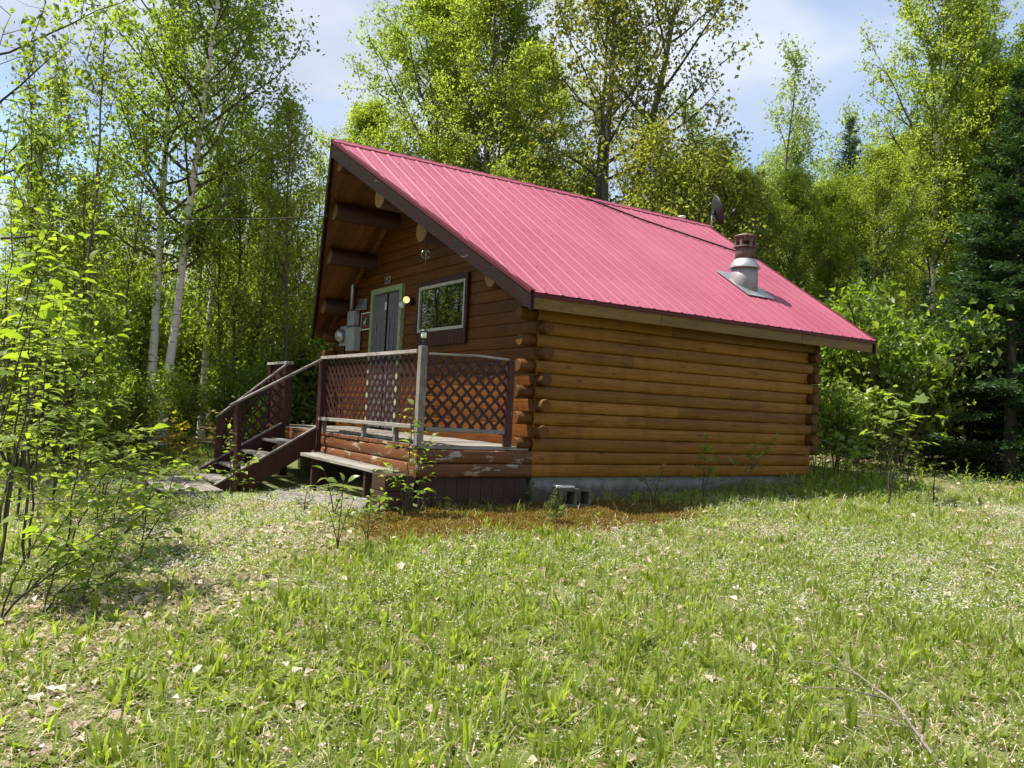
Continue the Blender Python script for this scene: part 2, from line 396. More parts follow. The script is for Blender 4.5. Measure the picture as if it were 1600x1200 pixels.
af = nn(t, 'ShaderNodeAttribute', attribute_name='wood')
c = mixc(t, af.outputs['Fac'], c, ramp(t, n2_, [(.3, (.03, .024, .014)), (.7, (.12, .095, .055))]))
princ(t, o, c, .95, bump(t, n2_, .8, .03), spec=.15)
gm = npmesh('ground', V, [F], m, smooth=True)
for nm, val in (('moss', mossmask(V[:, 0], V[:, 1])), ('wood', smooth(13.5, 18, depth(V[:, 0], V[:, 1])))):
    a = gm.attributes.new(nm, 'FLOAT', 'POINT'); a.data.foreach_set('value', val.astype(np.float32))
ground = tag(link(bpy.data.objects.new('ground', gm)), kind='structure')

# ------------------------------------------------------------------ log cabin
L, W, ZR, ZE, OY = 4.946, 6.367, 4.379, 2.07, .35
FR, FE, XB = 1.397, .30, 5.96
LH = .15                                                   # log course height
PIT = (ZR-ZE)/(W/2+OY); TH = math.atan(PIT); S_ = (W/2+OY)/math.cos(TH)
RISE = .045                                                # roof build-up under the metal
def ztop(y): return ZE+PIT*(min(y, W-y)+OY)
def zund(y): return ztop(y)-.075                           # underside of roof decking
def yund(z): return (z+.075-ZE)/PIT-OY                     # near-side y where underside reaches z
def xfront(y): return -FE-(FR-FE)*(min(y, W-y)+OY)/(W/2+OY)
cabin = empty('log_cabin', 'small brown log cabin with a red ribbed metal roof in a forest clearing', 'cabin', (0, 0, -.3))
CB = Matrix.Translation((0, 0, .3))
def part(mb, name, mats, parent=cabin, bevel=0.):
    o = mb.build(name, mats, parent, bevel)
    if parent is cabin: o.matrix_parent_inverse = CB
    return o
# profile of a milled log, (outward, height)
def profile(b=.038, t=.145):
    pts = [(-.004, .002)]
    for k in range(7):
        a_ = -math.pi/2+math.pi*(k+.5)/7
        pts.append((b*math.cos(a_)**.6, LH/2+LH*.485*math.sin(a_)))
    pts += [(-.004, LH-.002), (-t, LH-.002), (-t, .002)]
    return pts
PROF = profile(.031); PROFG = profile(.010)
def log_piece(axis, a0, a1, z, out, base, ends=None, prof=PROF, stub=(0, 0), mb=None):
    """axis 'x' or 'y'; out = outward sign; base = wall plane; ends(zz)->(a0,a1) shapes the cut; stub = round end lengths"""
    mb = mb or MB(); n = len(prof); vs = []
    segs = 1 if ends else max(1, int((a1-a0)/.8))
    wob = [random.uniform(-.002, .002) for _ in range(segs+1)]
    for k in range(segs+1):
        for (q, h) in prof:
            if ends: e0, e1 = ends(z+h); a_ = e0 if k == 0 else e1
            else: a_ = a0+(a1-a0)*k/segs
            o_ = base+out*(q+wob[k])
            vs.append((a_, o_, z+h) if axis == 'x' else (o_, a_, z+h))
    fs = [(i*n+k, i*n+(k+1) % n, (i+1)*n+(k+1) % n, (i+1)*n+k) for i in range(segs) for k in range(n)]
    fs += [tuple(range(n))[::-1], tuple(range(segs*n, segs*n+n))]
    mb.add(vs, fs)
    zc = z+LH/2; r = LH*.505
    for sgn, ln, a_ in ((-1, stub[0], a0), (1, stub[1], a1)):
        if ln:
            o_ = base-out*.06
            P = [(a_-sgn*.02, o_), (a_+sgn*ln*.5, o_), (a_+sgn*(ln-.012), o_), (a_+sgn*ln, o_)]
            rr = [r, r, r, r*.9]
            P = [(p[0], p[1], zc) if axis == 'x' else (p[1], p[0], zc) for p in P]
            mb.tube(P, rr, 14, 1)
    return mb
NJ = 13
# long wall towards the camera (plane y = 0) with butt joints where the photograph shows them
JX = {0: [], 1: [.62], 2: [2.05], 3: [], 4: [1.72, 3.9], 5: [2.25], 6: [2.55, 3.8], 7: [3.2], 8: [2.8], 9: [1.45], 10: [2.2], 11: [2.75], 12: [2.1]}
for i in range(NJ+1):
    if i < NJ: js = [0]+JX[i]+[L]
    else: js = [0, 3, L]
    for k in range(len(js)-1):
        st = [0, 0]
        if i >= 2 and i % 2 == 0:
            if k == 0: st[0] = .215+random.uniform(-.015, .015)
            if k == len(js)-2: st[1] = .20+random.uniform(-.015, .015)
        x0 = js[k]+(.0015 if k else 0); x1 = js[k+1]-(.0015 if k < len(js)-2 else 0)
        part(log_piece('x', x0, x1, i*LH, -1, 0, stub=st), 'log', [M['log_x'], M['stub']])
# hidden long wall
for i in range(NJ+1):
    part(log_piece('x', 0, L, i*LH, 1, W, stub=(.26 if i % 2 == 0 else 0, .25 if i % 2 == 0 else 0)), 'log', [M['log_x'], M['stub']])
# gable walls: window and door openings on the porch side
WIN = (1.65, 3.023, 1.806, 2.471); DOOR = (3.575, 4.75, .33, 2.593)
top_courses = int((zund(W/2)-.02)/LH)
for wall, out, base in ((0, -1, 0.), (1, 1, L)):
    for i in range(top_courses+1):
        z0, z1 = i*LH, (i+1)*LH
        cuts = []
        if wall == 0:
            for (a, b, c0, c1) in (WIN, DOOR):
                if z1 > c0+.01 and z0 < c1-.06: cuts.append((a, b))
        ivs = [(None, None)]
        lo, hi = .0, W
        edges = [lo]+[v for c_ in cuts for v in c_]+[hi]
        for k in range(0, len(edges), 2):
            e0, e1 = edges[k], edges[k+1]
            st = [0, 0]
            if i % 2 == 1 and 3 <= i < 14:
                if k == 0: st[0] = .165+random.uniform(-.015, .015)
                if k == len(edges)-2: st[1] = .165
            if z1 > zund(0)-.02:
                f_ = lambda zz, e0=e0, e1=e1: (max(e0, min(yund(zz+.01), W/2-.02)), min(e1, max(W-yund(zz+.01), W/2+.02)))
                if f_(z0)[1]-f_(z0)[0] < .05: continue
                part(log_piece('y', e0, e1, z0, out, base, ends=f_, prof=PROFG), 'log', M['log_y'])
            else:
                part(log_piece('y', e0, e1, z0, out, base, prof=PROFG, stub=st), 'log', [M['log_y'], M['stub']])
# foundation
fb = MB()
fb.box(.04, L-.04, .03, .2, -.75, -.004).box(.04, L-.04, W-.2, W-.03, -.75, -.004).box(.04, .2, .2, W-.2, -.75, -.004).box(L-.2, L-.04, .2, W-.2, -.75, -.004)
part(fb, 'foundation', M['concrete'])
part(MB().box(.15, L-.15, .15, W-.15, .2, .3), 'floor_platform', M['timber'])

# roof ------------------------------------------------------------------------------------------
def rpt(side_, x, s, n=0.):
    y = -OY+s*math.cos(TH)-n*math.sin(TH); z = ZE+s*math.sin(TH)+n*math.cos(TH)
    return (x, y if side_ == 0 else W-y, z)
def s0(x): return 0. if x >= -FE else min(S_, (-FE-x)/(FR-FE)*S_)
rb = MB()
for sd in (0, 1):
    for (n0, n1) in ((-.062, -.006),):
        poly = [(-FE+.01, .012), (XB-.01, .012), (XB-.01, S_-.004), (-FR+.01, S_-.004)]
        vs = [rpt(sd, x, s, n0) for x, s in poly]+[rpt(sd, x, s, n1) for x, s in poly]
        rb.add(vs, [(3, 2, 1, 0), (4, 5, 6, 7), (0, 1, 5, 4), (1, 2, 6, 5), (2, 3, 7, 6), (3, 0, 4, 7)])
roof = part(rb, 'roof', M['soffit'])
def sub(mb, name, mats, parent, bevel=0.): return mb.build(name, mats, parent, bevel)
PWID = (XB+FR)/8; RIB = PWID/4
for sd in (0, 1):
    for pn in range(8):
        xs = []
        for k in range(4):
            b = -FR+pn*PWID+k*RIB
            xs += [(b, .0 if k else .0), (b+RIB*.40-.030, 0.), (b+RIB*.40-.012, .009), (b+RIB*.40+.012, .009), (b+RIB*.40+.030, 0.), (b+RIB*.72, .0), (b+RIB*.75, .003), (b+RIB*.78, 0.)]
        xs.append((-FR+(pn+1)*PWID+.012, .004))
        lift = .002+.0025*(pn % 2)
        mb = MB(); ss = [0, .2, .4, .6, .8, 1.]
        vs = []
        for x, h in xs:
            xx = min(x, XB)
            a0 = s0(xx)
            vs += [rpt(sd, xx, a0+(S_-a0)*q-.015*(q == 0), h+lift) for q in ss]
        n = len(ss)
        fs = [(i*n+j, (i+1)*n+j, (i+1)*n+j+1, i*n+j+1) for i in range(len(xs)-1) for j in range(n-1)]
        if sd: fs = [f[::-1] for f in fs]
        mb.add(vs, fs)
        sub(mb, 'roof_panel', M['roof'], roof)
# screws on the near slope
mb = MB()
for k in range(32):
    x = -FR+k*RIB+RIB*.40+.055
    for s in np.arange(.12, S_, .61):
        if s > s0(x)+.05 and x < XB-.05:
            p = rpt(0, x, s, .003); q = rpt(0, x, s, .014)
            mb.tube([p, q], .0065, 6)
tag(sub(mb, 'roof_screws', M['roof'], roof), kind='stuff')
# ridge cap
mb = MB(); prof_r = [(.085, .004), (.08, .020), (.02, .024), (0, .034)]
rows = [(rpt(0, 0, S_-a, n)[1:]) for a, n in prof_r]+[(rpt(1, 0, S_-a, n)[1:]) for a, n in prof_r[::-1][1:]]
xs = list(np.arange(-FR-.02, XB+.03, RIB/2))+[XB+.02]
vs = [(x, y, z+(.006 if i % 2 else 0)) for i, x in enumerate(xs) for y, z in rows]; n = len(rows)
mb.add(vs, [(i*n+j, (i+1)*n+j, (i+1)*n+j+1, i*n+j+1) for i in range(len(xs)-1) for j in range(n-1)])
sub(mb, 'ridge_cap', M['roof'], roof)
# rake boards with their metal trim, front and rear, both slopes
for sd in (0, 1):
    for (e, r_, kk) in (((-FE), (-FR), -1), ((XB), (XB), 1)):
        pe = np.array(rpt(sd, e, 0, -.015)); pr = np.array(rpt(sd, r_, S_, -.015))
        n_out = np.array([kk*1., 0, 0])
        d = pr-pe; hv = np.array([0, 0, -.21])
        t_ = n_out*.038
        pe2 = pe+d*.0; q = [pe2, pr, pr+hv, pe2+hv*.92]
        mb = MB(); mb.add([p for p in q]+[p+t_ for p in q], [(0, 1, 2, 3), (7, 6, 5, 4), (0, 4, 5, 1), (1, 5, 6, 2), (2, 6, 7, 3), (3, 7, 4, 0)])
        part(mb, 'rake_board', M['rake'])
        u3 = np.array([0, 0, 1.])
        a = [pe+t_*1.12+u3*.030, pr+t_*1.12+u3*.030, pr+t_*1.12-u3*.012, pe+t_*1.12-u3*.012]
        a = a+[p-t_*1.9 for p in a[:2]]+[p+n_out*.004 for p in a[:4]]
        mb = MB(); mb.add(a, [(0, 1, 2, 3), (0, 4, 5, 1), (6, 7, 8, 9), (0, 1, 7, 6), (3, 2, 8, 9)])
        part(mb, 'rake_trim', M['trim'])
# eave boards
for (x0, x1, sd) in ((-FE+.02, 1.62, 0), (1.624, 4.3, 0), (4.304, XB-.02, 0), (-FE+.02, XB-.02, 1)):
    y0 = -OY+.03; mb = MB()
    ya, yb = (y0, y0+.035) if sd == 0 else (W-y0-.035, W-y0)
    mb.box(x0, x1, ya, yb, ZE-.185, ZE-.035); part(mb, 'eave_board', M['fascia'], bevel=.004)
mb = MB().box(-FE, XB, -OY+.004, -OY+.026, ZE-.05, ZE-.004); part(mb, 'eave_trim', M['trim'])
# soffit boards of the porch overhang, each one a board running up the slope
for sd in (0, 1):
    x = -FR+.06; 
    while x < -.03:
        w_ = .138; x1 = min(x+w_-.004, -.02)
        if x1-x < .03: break
        a0, a1 = s0(x)+.06, s0(x1)+.06; vs = []
        for nn_ in (-.092, -.064):
            vs += [rpt(sd, x, a0, nn_), rpt(sd, x1, a1, nn_), rpt(sd, x1, S_-.06, nn_), rpt(sd, x, S_-.06, nn_)]
        if S_-.06-a0 > .1:
            mb = MB(); mb.add(vs, [(0, 1, 2, 3), (7, 6, 5, 4), (0, 4, 5, 1), (1, 5, 6, 2), (2, 6, 7, 3), (3, 7, 4, 0)])
            sub(mb, 'soffit_board', M['soffit'], roof)
        x += w_
# purlin logs and ridge beam
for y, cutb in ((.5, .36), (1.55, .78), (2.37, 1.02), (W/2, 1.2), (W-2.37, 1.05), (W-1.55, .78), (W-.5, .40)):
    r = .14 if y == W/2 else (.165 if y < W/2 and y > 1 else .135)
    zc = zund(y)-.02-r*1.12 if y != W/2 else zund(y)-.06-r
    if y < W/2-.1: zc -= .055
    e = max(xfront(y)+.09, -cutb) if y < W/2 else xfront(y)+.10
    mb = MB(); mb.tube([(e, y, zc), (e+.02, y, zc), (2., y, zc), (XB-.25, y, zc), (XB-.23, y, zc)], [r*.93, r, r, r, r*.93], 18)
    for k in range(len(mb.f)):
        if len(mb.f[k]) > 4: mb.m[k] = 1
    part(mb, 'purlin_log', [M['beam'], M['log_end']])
# window
y0, y1, z0, z1 = WIN
wn = part(MB().box(-.012, .1, y0, y1, z0, z0+.012).box(-.012, .1, y0, y1, z1-.012, z1).box(-.012, .1, y0, y0+.012, z0+.012, z1-.012).box(-.012, .1, y1-.012, y1, z0+.012, z1-.012), 'window', M['window_trim'])
fr_ = .045
fm = MB(); fm.box(-.05, -.004, y0, y1, z0, z0+fr_).box(-.05, -.004, y0, y1, z1-fr_, z1).box(-.05, -.004, y0, y0+fr_, z0+fr_, z1-fr_).box(-.05, -.004, y1-fr_, y1, z0+fr_, z1-fr_)
wf = fm.build('frame', M['window_trim'], wn, .004)
MB().box(-.022, -.016, y0+fr_-.004, y1-fr_+.004, z0+fr_-.004, z1-fr_+.004).build('pane', M['pane'], wn)
tm = MB(); tm.box(-.058, -.02, y0-.07, y0-.003, z0-.003, z1+.07).box(-.058, -.02, y1+.003, y1+.06, z0-.003, z1+.07).box(-.058, -.02, y0-.003, y1+.003, z1+.003, z1+.07)
tm.build('trim', M['redpaint'], wn, .004)
for k in range(15):                                        # beadboard apron under the window
    a = y0-.06+k*(y1-y0+.11)/15
    MB().box(-.052, -.02, a, a+(y1-y0+.11)/15-.006, z0-.20, z0-.008).build('apron_board', M['redpaint'], wn)
# door with pale green casing and a hanging mesh screen
y0, y1, z0, z1 = DOOR
dr = part(MB().box(.03, .08, y0+.08, y1-.08, z0, z1-.08), 'door', M['redpaint'])
MB().box(-.065, .03, y0, y0+.085, z0, z1).box(-.065, .03, y1-.085, y1, z0, z1).box(-.065, .03, y0+.085, y1-.085, z1-.085, z1).build('casing', M['green_trim'], dr, .004)
def curtain(ya, yb, name, mat_):
    mb = MB(); n = 46; vs = []
    for k in range(n+1):
        a = ya+(yb-ya)*k/n; zz = (z1-.10, z1-.35, z0+1.0, z0+.05)
        for j, z in enumerate(zz): vs.append((-.02+.014*(.2+.8*min(1, j/2))*math.sin(k*1.15+.6*math.sin(k*.7))-.004*j, a, z))
    mb.add(vs, [(k*4+j, k*4+j+1, (k+1)*4+j+1, (k+1)*4+j) for k in range(n) for j in range(3)], 0, True)
    return mb.build(name, mat_, dr)
ym = (y0+y1)/2
curtain(y0+.10, ym-.03, 'mesh_screen', M['screen']); curtain(ym+.03, y1-.10, 'mesh_screen', M['screen'])
for a in (y0+.28, y0+.45, ym+.2, ym+.36): MB().tube([(-.042, a, z1-.5), (-.046, a+.01, z0+1.), (-.046, a+.005, z0+.06)], .008, 6).build('screen_fold', M['curtain'], dr)
MB().box(-.06, -.045, ym-.02, ym+.02, z1-.36, z1-.24).build('screen_clip', M['white'], dr)
# flue: flashing, boot, storm collar, pipe, cap
CX, CY, CZ = 4.30, .78, 2.81
ch = MB(); pl = []
for (dx, ds) in ((-.28, -.40), (.30, -.40), (.30, .40), (-.28, .40)):
    s = (CY+OY)/math.cos(TH)+ds; pl.append((CX+dx, s))
vs = [rpt(0, x, s, n_) for n_ in (.024, .030) for x, s in pl]
ch.add(vs, [(3, 2, 1, 0), (4, 5, 6, 7), (0, 1, 5, 4), (1, 2, 6, 5), (2, 3, 7, 6), (3, 0, 4, 7)])
chim = part(ch, 'chimney', M['galv'])
MB().lathe((CX, CY, CZ-.22), [(.205, 0), (.205, .30), (.195, .50)], 24).build('boot', M['boot'], chim)
MB().lathe((CX, CY, CZ+.27), [(.232, -.012), (.236, 0), (.160, .125), (.150, .13)], 24).build('storm_collar', M['galv'], chim)
MB().lathe((CX, CY, CZ+.38), [(.145, 0), (.145, .21), (.135, .215)], 24).build('pipe', M['rust'], chim)
cp = MB().lathe((CX, CY, CZ+.57), [(.15, 0), (.178, .008), (.178, .022), (.15, .03)], 24).build('cap_ring', M['rust'], chim)
for k in range(6):
    mb = MB(); a = k*math.pi/3+.3; mb.box(CX+.135*math.cos(a)-.02, CX+.135*math.cos(a)+.02, CY+.135*math.sin(a)-.02, CY+.135*math.sin(a)+.02, CZ+.60, CZ+.70); mb.build('cap_leg', M['rust'], chim)
MB().lathe((CX, CY, CZ+.58), [(.085, 0), (.085, .15)], 16).build('inner_flue', M['black'], chim)
MB().lathe((CX, CY, CZ+.66), [(.142, 0), (.142, .07), (.18, .078), (.184, .09), (.12, .118), (.03, .13)], 24).build('cap', [M['rust']], chim)

# things fixed to the cabin -----------------------------------------------------------------------
em = empty('electric_meter', 'grey electric meter box and conduit on the gable wall beside the door', 'meter', (-.02, 5.4, 1.62))
def rel(e, mb, name, mats, bevel=0., parent=None):
    o = mb.build(name, mats, parent or e, bevel)
    if parent is None: o.matrix_parent_inverse = Matrix.Translation(-Vector(e.location))
    return o
rel(em, MB().box(-.14, -.022, 5.20, 5.56, 1.62, 2.02), 'breaker_box', M['meter_grey'], .006)
rel(em, MB().box(-.12, -.022, 5.30, 5.60, 2.05, 2.30), 'junction_box', M['meter_grey'], .006)
rel(em, MB().box(-.11, -.022, 5.64, 5.94, 1.72, 2.06), 'meter_base', M['meter_grey'], .006)
rel(em, MB().lathe((-.11, 5.79, 1.89), [(.115, 0), (.115, .05), (.10, .10), (.05, .125)], 20, axis=(-1, 0, 0)), 'meter_dial', M['galv'])
rel(em, MB().tube([(-.08, 5.52, 2.28), (-.08, 5.52, 2.70), (-.08, 5.53, 2.92), (-.13, 5.53, 2.99), (-.17, 5.53, 2.95)], .034, 10), 'conduit', M['galv'])
rel(em, MB().tube([(-.05, 5.83, 1.72), (-.05, 5.86, 1.2), (-.04, 5.86, .36)], .012, 8), 'ground_wire', M['cable'])
vh = empty('vent_hood', 'grey louvred vent hood on the gable wall above the warning sign', 'vent', (-.02, 5.1, 2.30))
rel(vh, MB().add([(-.022, 5.0, 2.30), (-.022, 5.24, 2.30), (-.13, 5.24, 2.30), (-.13, 5.0, 2.30), (-.022, 5.0, 2.48), (-.022, 5.24, 2.48), (-.05, 5.24, 2.48), (-.05, 5.0, 2.48)], [(0, 1, 2, 3), (7, 6, 5, 4), (0, 4, 5, 1), (1, 5, 6, 2), (2, 6, 7, 3), (3, 7, 4, 0)]), 'hood', M['meter_grey'])
for k in range(4):
    z = 2.325+k*.038; xx = -.13+.08*(z-2.30)/.18
    rel(vh, MB().box(xx-.022, xx-.004, 5.0, 5.24, z, z+.012), 'louvre', M['black'])
sg = empty('warning_sign', 'black and red warning sign with a white dog shape beside the door', 'sign', (-.03, 5.0, 1.96))
rel(sg, MB().box(-.034, -.024, 4.80, 5.19, 1.96, 2.25), 'board', M['white'])
rel(sg, MB().box(-.037, -.0345, 4.82, 5.17, 1.978, 2.232), 'panel', M['black'])
rt = MB()
for row, (za, zb, n_) in enumerate(((2.165, 2.215, 6), (1.995, 2.035, 7))):
    for k in range(n_):
        a = 4.86+k*.27/n_; h = random.uniform(.0, .006); rt.box(-.0395, -.0372, a, a+.27/n_*.68, za+h, zb-h)
rel(sg, rt, 'lettering', M['red_text'])
dg = MB(); f_ = lambda pts: dg.add([(-.0395, 5.06-x*.12, 2.045+z*.11) for x, z in pts]+[(-.0372, 5.06-x*.12, 2.045+z*.11) for x, z in pts], [tuple(range(len(pts))), tuple(range(len(pts), 2*len(pts)))[::-1]])
f_([(0, 0), (.12, 0), (.18, .4), (.1, .62), (0, .5)]); f_([(.1, .35), (.6, .38), (.62, .62), (.1, .62)]); f_([(.48, 0), (.6, 0), (.66, .4), (.5, .4)]); f_([(.5, .5), (.66, .5), (.8, 1.), (.68, 1.)]); f_([(.68, .86), (.98, .84), (.98, .97), (.7, 1.02)])
rel(sg, dg, 'dog_shape', M['white'])
def text_mesh(body, size, name, mat_, mtx, parent):
    cu = bpy.data.curves.new(name, 'FONT'); cu.body = body; cu.size = size; cu.extrude = .004; cu.align_x = 'CENTER'
    ob = bpy.data.objects.new(name, cu); COL.objects.link(ob)
    dg_ = bpy.context.evaluated_depsgraph_get(); me = bpy.data.meshes.new_from_object(ob.evaluated_get(dg_))
    bpy.data.objects.remove(ob); me.transform(mtx); me.materials.clear(); me.materials.append(mat_); me.name = name
    return link(bpy.data.objects.new(name, me), parent)
hn = text_mesh('252', .16, 'house_number', M['meter_grey'], Matrix(((0, 0, -1, -.03), (-1, 0, 0, 4.19), (0, 1, 0, 2.655), (0, 0, 0, 1))), None)
tag(hn, 'faded house number 252 above the green door frame', 'house number')
fl = empty('flood_lamp', 'twin flood lamp between door and window, one bulb lit yellow', 'lamp', (-.03, 3.32, 2.30))
rel(fl, MB().lathe((-.024, 3.30, 2.30), [(.06, 0), (.06, .03), (.04, .045)], 16, axis=(-1, 0, 0)), 'base', M['black'])
def head(c, ax, mat_lens, mat_shell):
    ax = np.array(ax, float); ax /= np.linalg.norm(ax)
    h = rel(fl, MB().lathe(c, [(.022, -.10), (.03, -.06), (.05, -.01), (.058, 0.02)], 16, axis=ax), 'lamp_head', mat_shell)
    o = MB().lathe(np.array(c)+ax*.012, [(.05, 0), (.05, .012), (.035, .024), (.012, .028)], 16, axis=ax).build('lens', mat_lens, h)
head((-.13, 3.26, 2.305), CAM-np.array([-.13, 3.26, 2.305]), M['bulb'], M['black'])
head((-.12, 3.42, 2.24), (-.5, .3, -.6), M['white'], M['white'])
rel(fl, MB().tube([(-.07, 3.30, 2.30), (-.09, 3.28, 2.305)], .014, 8).tube([(-.07, 3.31, 2.30), (-.09, 3.37, 2.27)], .014, 8), 'arm', M['black'])
wc = empty('wind_chime', 'small wire wind chime hanging under the purlin end above the porch', 'wind chime', (-.70, 1.55, 2.50))
rel(wc, MB().tube([(-.70, 1.55, 2.93), (-.70, 1.55, 2.74)], .004, 5).tube([(-.70, 1.55, 2.62), (-.70, 1.55, 2.45)], .004, 5), 'cord', M['cable'])
for k in range(6):
    a = k*math.pi/3; rel(wc, MB().tube([(-.70, 1.55, 2.74), (-.70+.055*math.cos(a), 1.55+.055*math.sin(a), 2.70), (-.70+.06*math.cos(a), 1.55+.06*math.sin(a), 2.65), (-.70, 1.55, 2.61)], .006, 5), 'wire_rib', M['galv'])
sd_ = empty('satellite_dish', 'dark satellite dish seen from behind at the rear end of the ridge', 'dish', (5.97, 3.05, 4.3))
dax = np.array([.80, -.50, .30]); dax /= np.linalg.norm(dax); dc = np.array([6.02, 3.0, 4.66])
rel(sd_, MB().lathe(dc, [(.004, -.075), (.10, -.068), (.20, -.045), (.275, -.012), (.285, -.002), (.285, .006), (.19, -.03), (.09, -.055), (.004, -.062)], 28, axis=dax), 'reflector', M['dish'])
rel(sd_, MB().tube([(5.95, 3.08, 4.28), (5.95, 3.08, 4.5), dc-dax*.10], .02, 8), 'mast', M['galv'])
rel(sd_, MB().box(dc[0]-.10, dc[0]-.03, dc[1]-.0, dc[1]+.07, dc[2]-.09, dc[2]+.01), 'bracket', M['black'])
rel(sd_, MB().tube([dc-dax*.08+np.array([0, 0, -.2]), dc+dax*.30+np.array([0, 0, -.14])], .012, 6).tube([dc+dax*.28+np.array([0, 0, -.14]), dc+dax*.34+np.array([0, 0, -.06])], .03, 8), 'feed_arm', M['black'])
tag(MB().lathe((5.5, 3.40, 4.20), [(.05, 0), (.05, .30), (.065, .30), (.065, .33), (.02, .34)], 14).build('vent_pipe', M['white']), 'short white vent pipe standing behind the ridge near the dish', 'vent pipe')
cpts = []
for x, y in ((3.0, 3.10), (3.14, 3.03), (3.82, 2.67), (4.6, 2.40), (5.43, 2.13), (5.98, 1.96)):
    cpts.append((x, y, ztop(y)+.035))
tag(MB().tube(cpts, .014, 6).build('roof_cable', M['cable']), 'dark cable lying across the upper roof slope', 'cable')
wp = []; A = np.array([-1.06, 3.98, 3.52]); yh_ = 290
r_ = FW+RT*(-220-800)/FPX-UP*(278-600)/FPX; B = CAM+r_/(r_@FH)*13.0
for k in range(25):
    t_ = k/24; p = A+(B-A)*t_; p[2] -= .55*4*t_*(1-t_)*.5; wp.append(p)
tag(MB().tube(wp, .008, 6).build('service_wire', M['cable']), 'black overhead service wire running from the left rake into the trees', 'wire')

# ------------------------------------------------------------------ porch deck
DX, DYE, DZ = -1.44, 5.35, .345
porch = empty('porch_deck', 'weathered dark red porch deck with lattice railing in front of the cabin door', 'deck', (-.7, 0, -.3))
def pp(mb, name, mats, bevel=0.): return rel(porch, mb, name, mats, bevel)
for i in range(2):
    pp(log_piece('x', DX-.03, -.004, i*LH, -1, 0), 'skirt_log', M['deck_log_x'])
    js = [.0, 1.95, DYE] if i == 0 else [.0, 3.3, DYE]
    for k in range(2):
        pp(log_piece('y', js[k]+(.0 if k == 0 else .003), js[k+1], i*LH, -1, DX), 'skirt_log', M['deck_log_y'])
nb = 38; bw = DYE/nb
for k in range(nb):
    e = random.uniform(.02, .045)
    mb = MB().box(DX-e, -.035, k*bw+.004, (k+1)*bw-.004, .303, DZ+random.uniform(-.003, .003))
    mb.m = [0, 0, 0, 0, 1, 0]
    pp(mb, 'deck_board', [M['grey_x'], M['deck_log_y']], .003)
for y in (.6, 2.0, 3.4, 4.8): pp(MB().box(DX+.16, -.02, y, y+.04, .10, .30), 'joist', M['timber'])
for k in range(9):                                         # brown skirting boards under the side logs
    x0 = DX+.05+k*.152; pp(MB().box(x0, x0+.146, .03, .055, -.6, -.005), 'skirting_and_backing_board', M['timber'])
for k in range(36):  # added dark backing boards, set back so the void under the deck reads black
    pp(MB().box(DX+.50, DX+.525, .06+k*.146, .06+k*.146+.140, -.7, .0), 'skirting_and_backing_board', M['timber'])
pp(MB().box(DX-.045, DX+.033, -.04, .04, .335, 1.39), 'post', M['grey_z'], .005)
pp(MB().box(DX-.06, DX+.05, 2.87, 3.00, -.42, 1.315), 'post', M['redpaint'], .005)
pp(MB().box(-.38, -.30, -.04, .04, DZ, 1.32), 'post', M['redpaint'], .005)
pp(MB().box(DX-.05, DX+.05, 4.45, 4.55, -.42, 1.28), 'post', M['redpaint'], .005)
pp(MB().box(DX-.05, DX+.05, DYE-.1, DYE, -.42, 1.28), 'post', M['redpaint'], .005)
pp(MB().beam((DX-.01, .046, 1.332), (DX-.01, 2.95, 1.335), .10, .04), 'top_rail', M['rail'], .004)
pp(MB().beam((DX-.01, 4.42, 1.30), (DX-.01, DYE+.03, 1.30), .12, .04), 'top_rail', M['rail'], .004)
pp(MB().beam((DX-.02, .05, .535), (DX-.02, 2.86, .515), .13, .045), 'bottom_rail', M['grey_y'], .005)
pp(MB().beam((DX+.06, .005, .515), (-.385, .005, .505), .06, .05), 'bottom_rail', M['grey_x'], .005)
pp(MB().beam((DX+.05, 0, 1.312), (-.75, 0, 1.335), .045, .022).beam((-.75, 0, 1.335), (-.37, 0, 1.318), .045, .022), 'top_strip', M['grey_x'], .003)
for y in (.5, 1.4, 2.75): pp(MB().box(DX-.045, DX+.0, y, y+.05, DZ+.005, .50), 'rail_block', M['grey_z'])
for k, y in enumerate(np.arange(4.56, 5.24, .135)): pp(MB().box(DX-.02, DX+.0, y, y+.13, DZ+.01, 1.275), 'panel_board', M['redpaint'])
pp(MB().beam((DX+.12, .35, DZ+.02), (DX+.14, 2.5, DZ+.02), .12, .03), 'loose_board', M['grey_y'], .004)
def clip_seg(poly, p, d):
    t0, t1 = -1e9, 1e9; n = len(poly)
    ctr = np.mean(poly, 0)
    for i in range(n):
        a, b = np.array(poly[i]), np.array(poly[(i+1) % n]); nrm = np.array([-(b-a)[1], (b-a)[0]])
        if nrm@(ctr-a) < 0: nrm = -nrm
        den = nrm@d; num = nrm@(a-p)
        if abs(den) < 1e-9:
            if num > 0: return None
            continue
        t_ = num/den
        if den > 0: t0 = max(t0, t_)
        else: t1 = min(t1, t_)
    return (t0, t1) if t1-t0 > .06 else None
def lattice(root, poly, to3, nrm, sp, w_, name='lattice_slat', ang=45):
    poly = [np.array(p, float) for p in poly]; ctr = np.mean(poly, 0)
    for layer, sg_ in ((0, 1), (1, -1)):
        d = np.array([math.cos(math.radians(ang)), sg_*math.sin(math.radians(ang))]); q = np.array([-d[1], d[0]])
        for k in range(-40, 41):
            p = ctr+q*(k*sp+.01); s = clip_seg(poly, p, d)
            if s is None: continue
            off = np.array(nrm)*(layer-.5)*.0075*2
            jit = random.uniform(-.004, .004)
            a = np.array(to3(*(p+d*s[0])))+off; b = np.array(to3(*(p+d*(s[1]+jit))))+off
            rel(root, MB().beam(a, b, .0075, w_, np.cross(nrm, b-a)), name, M['slat'])
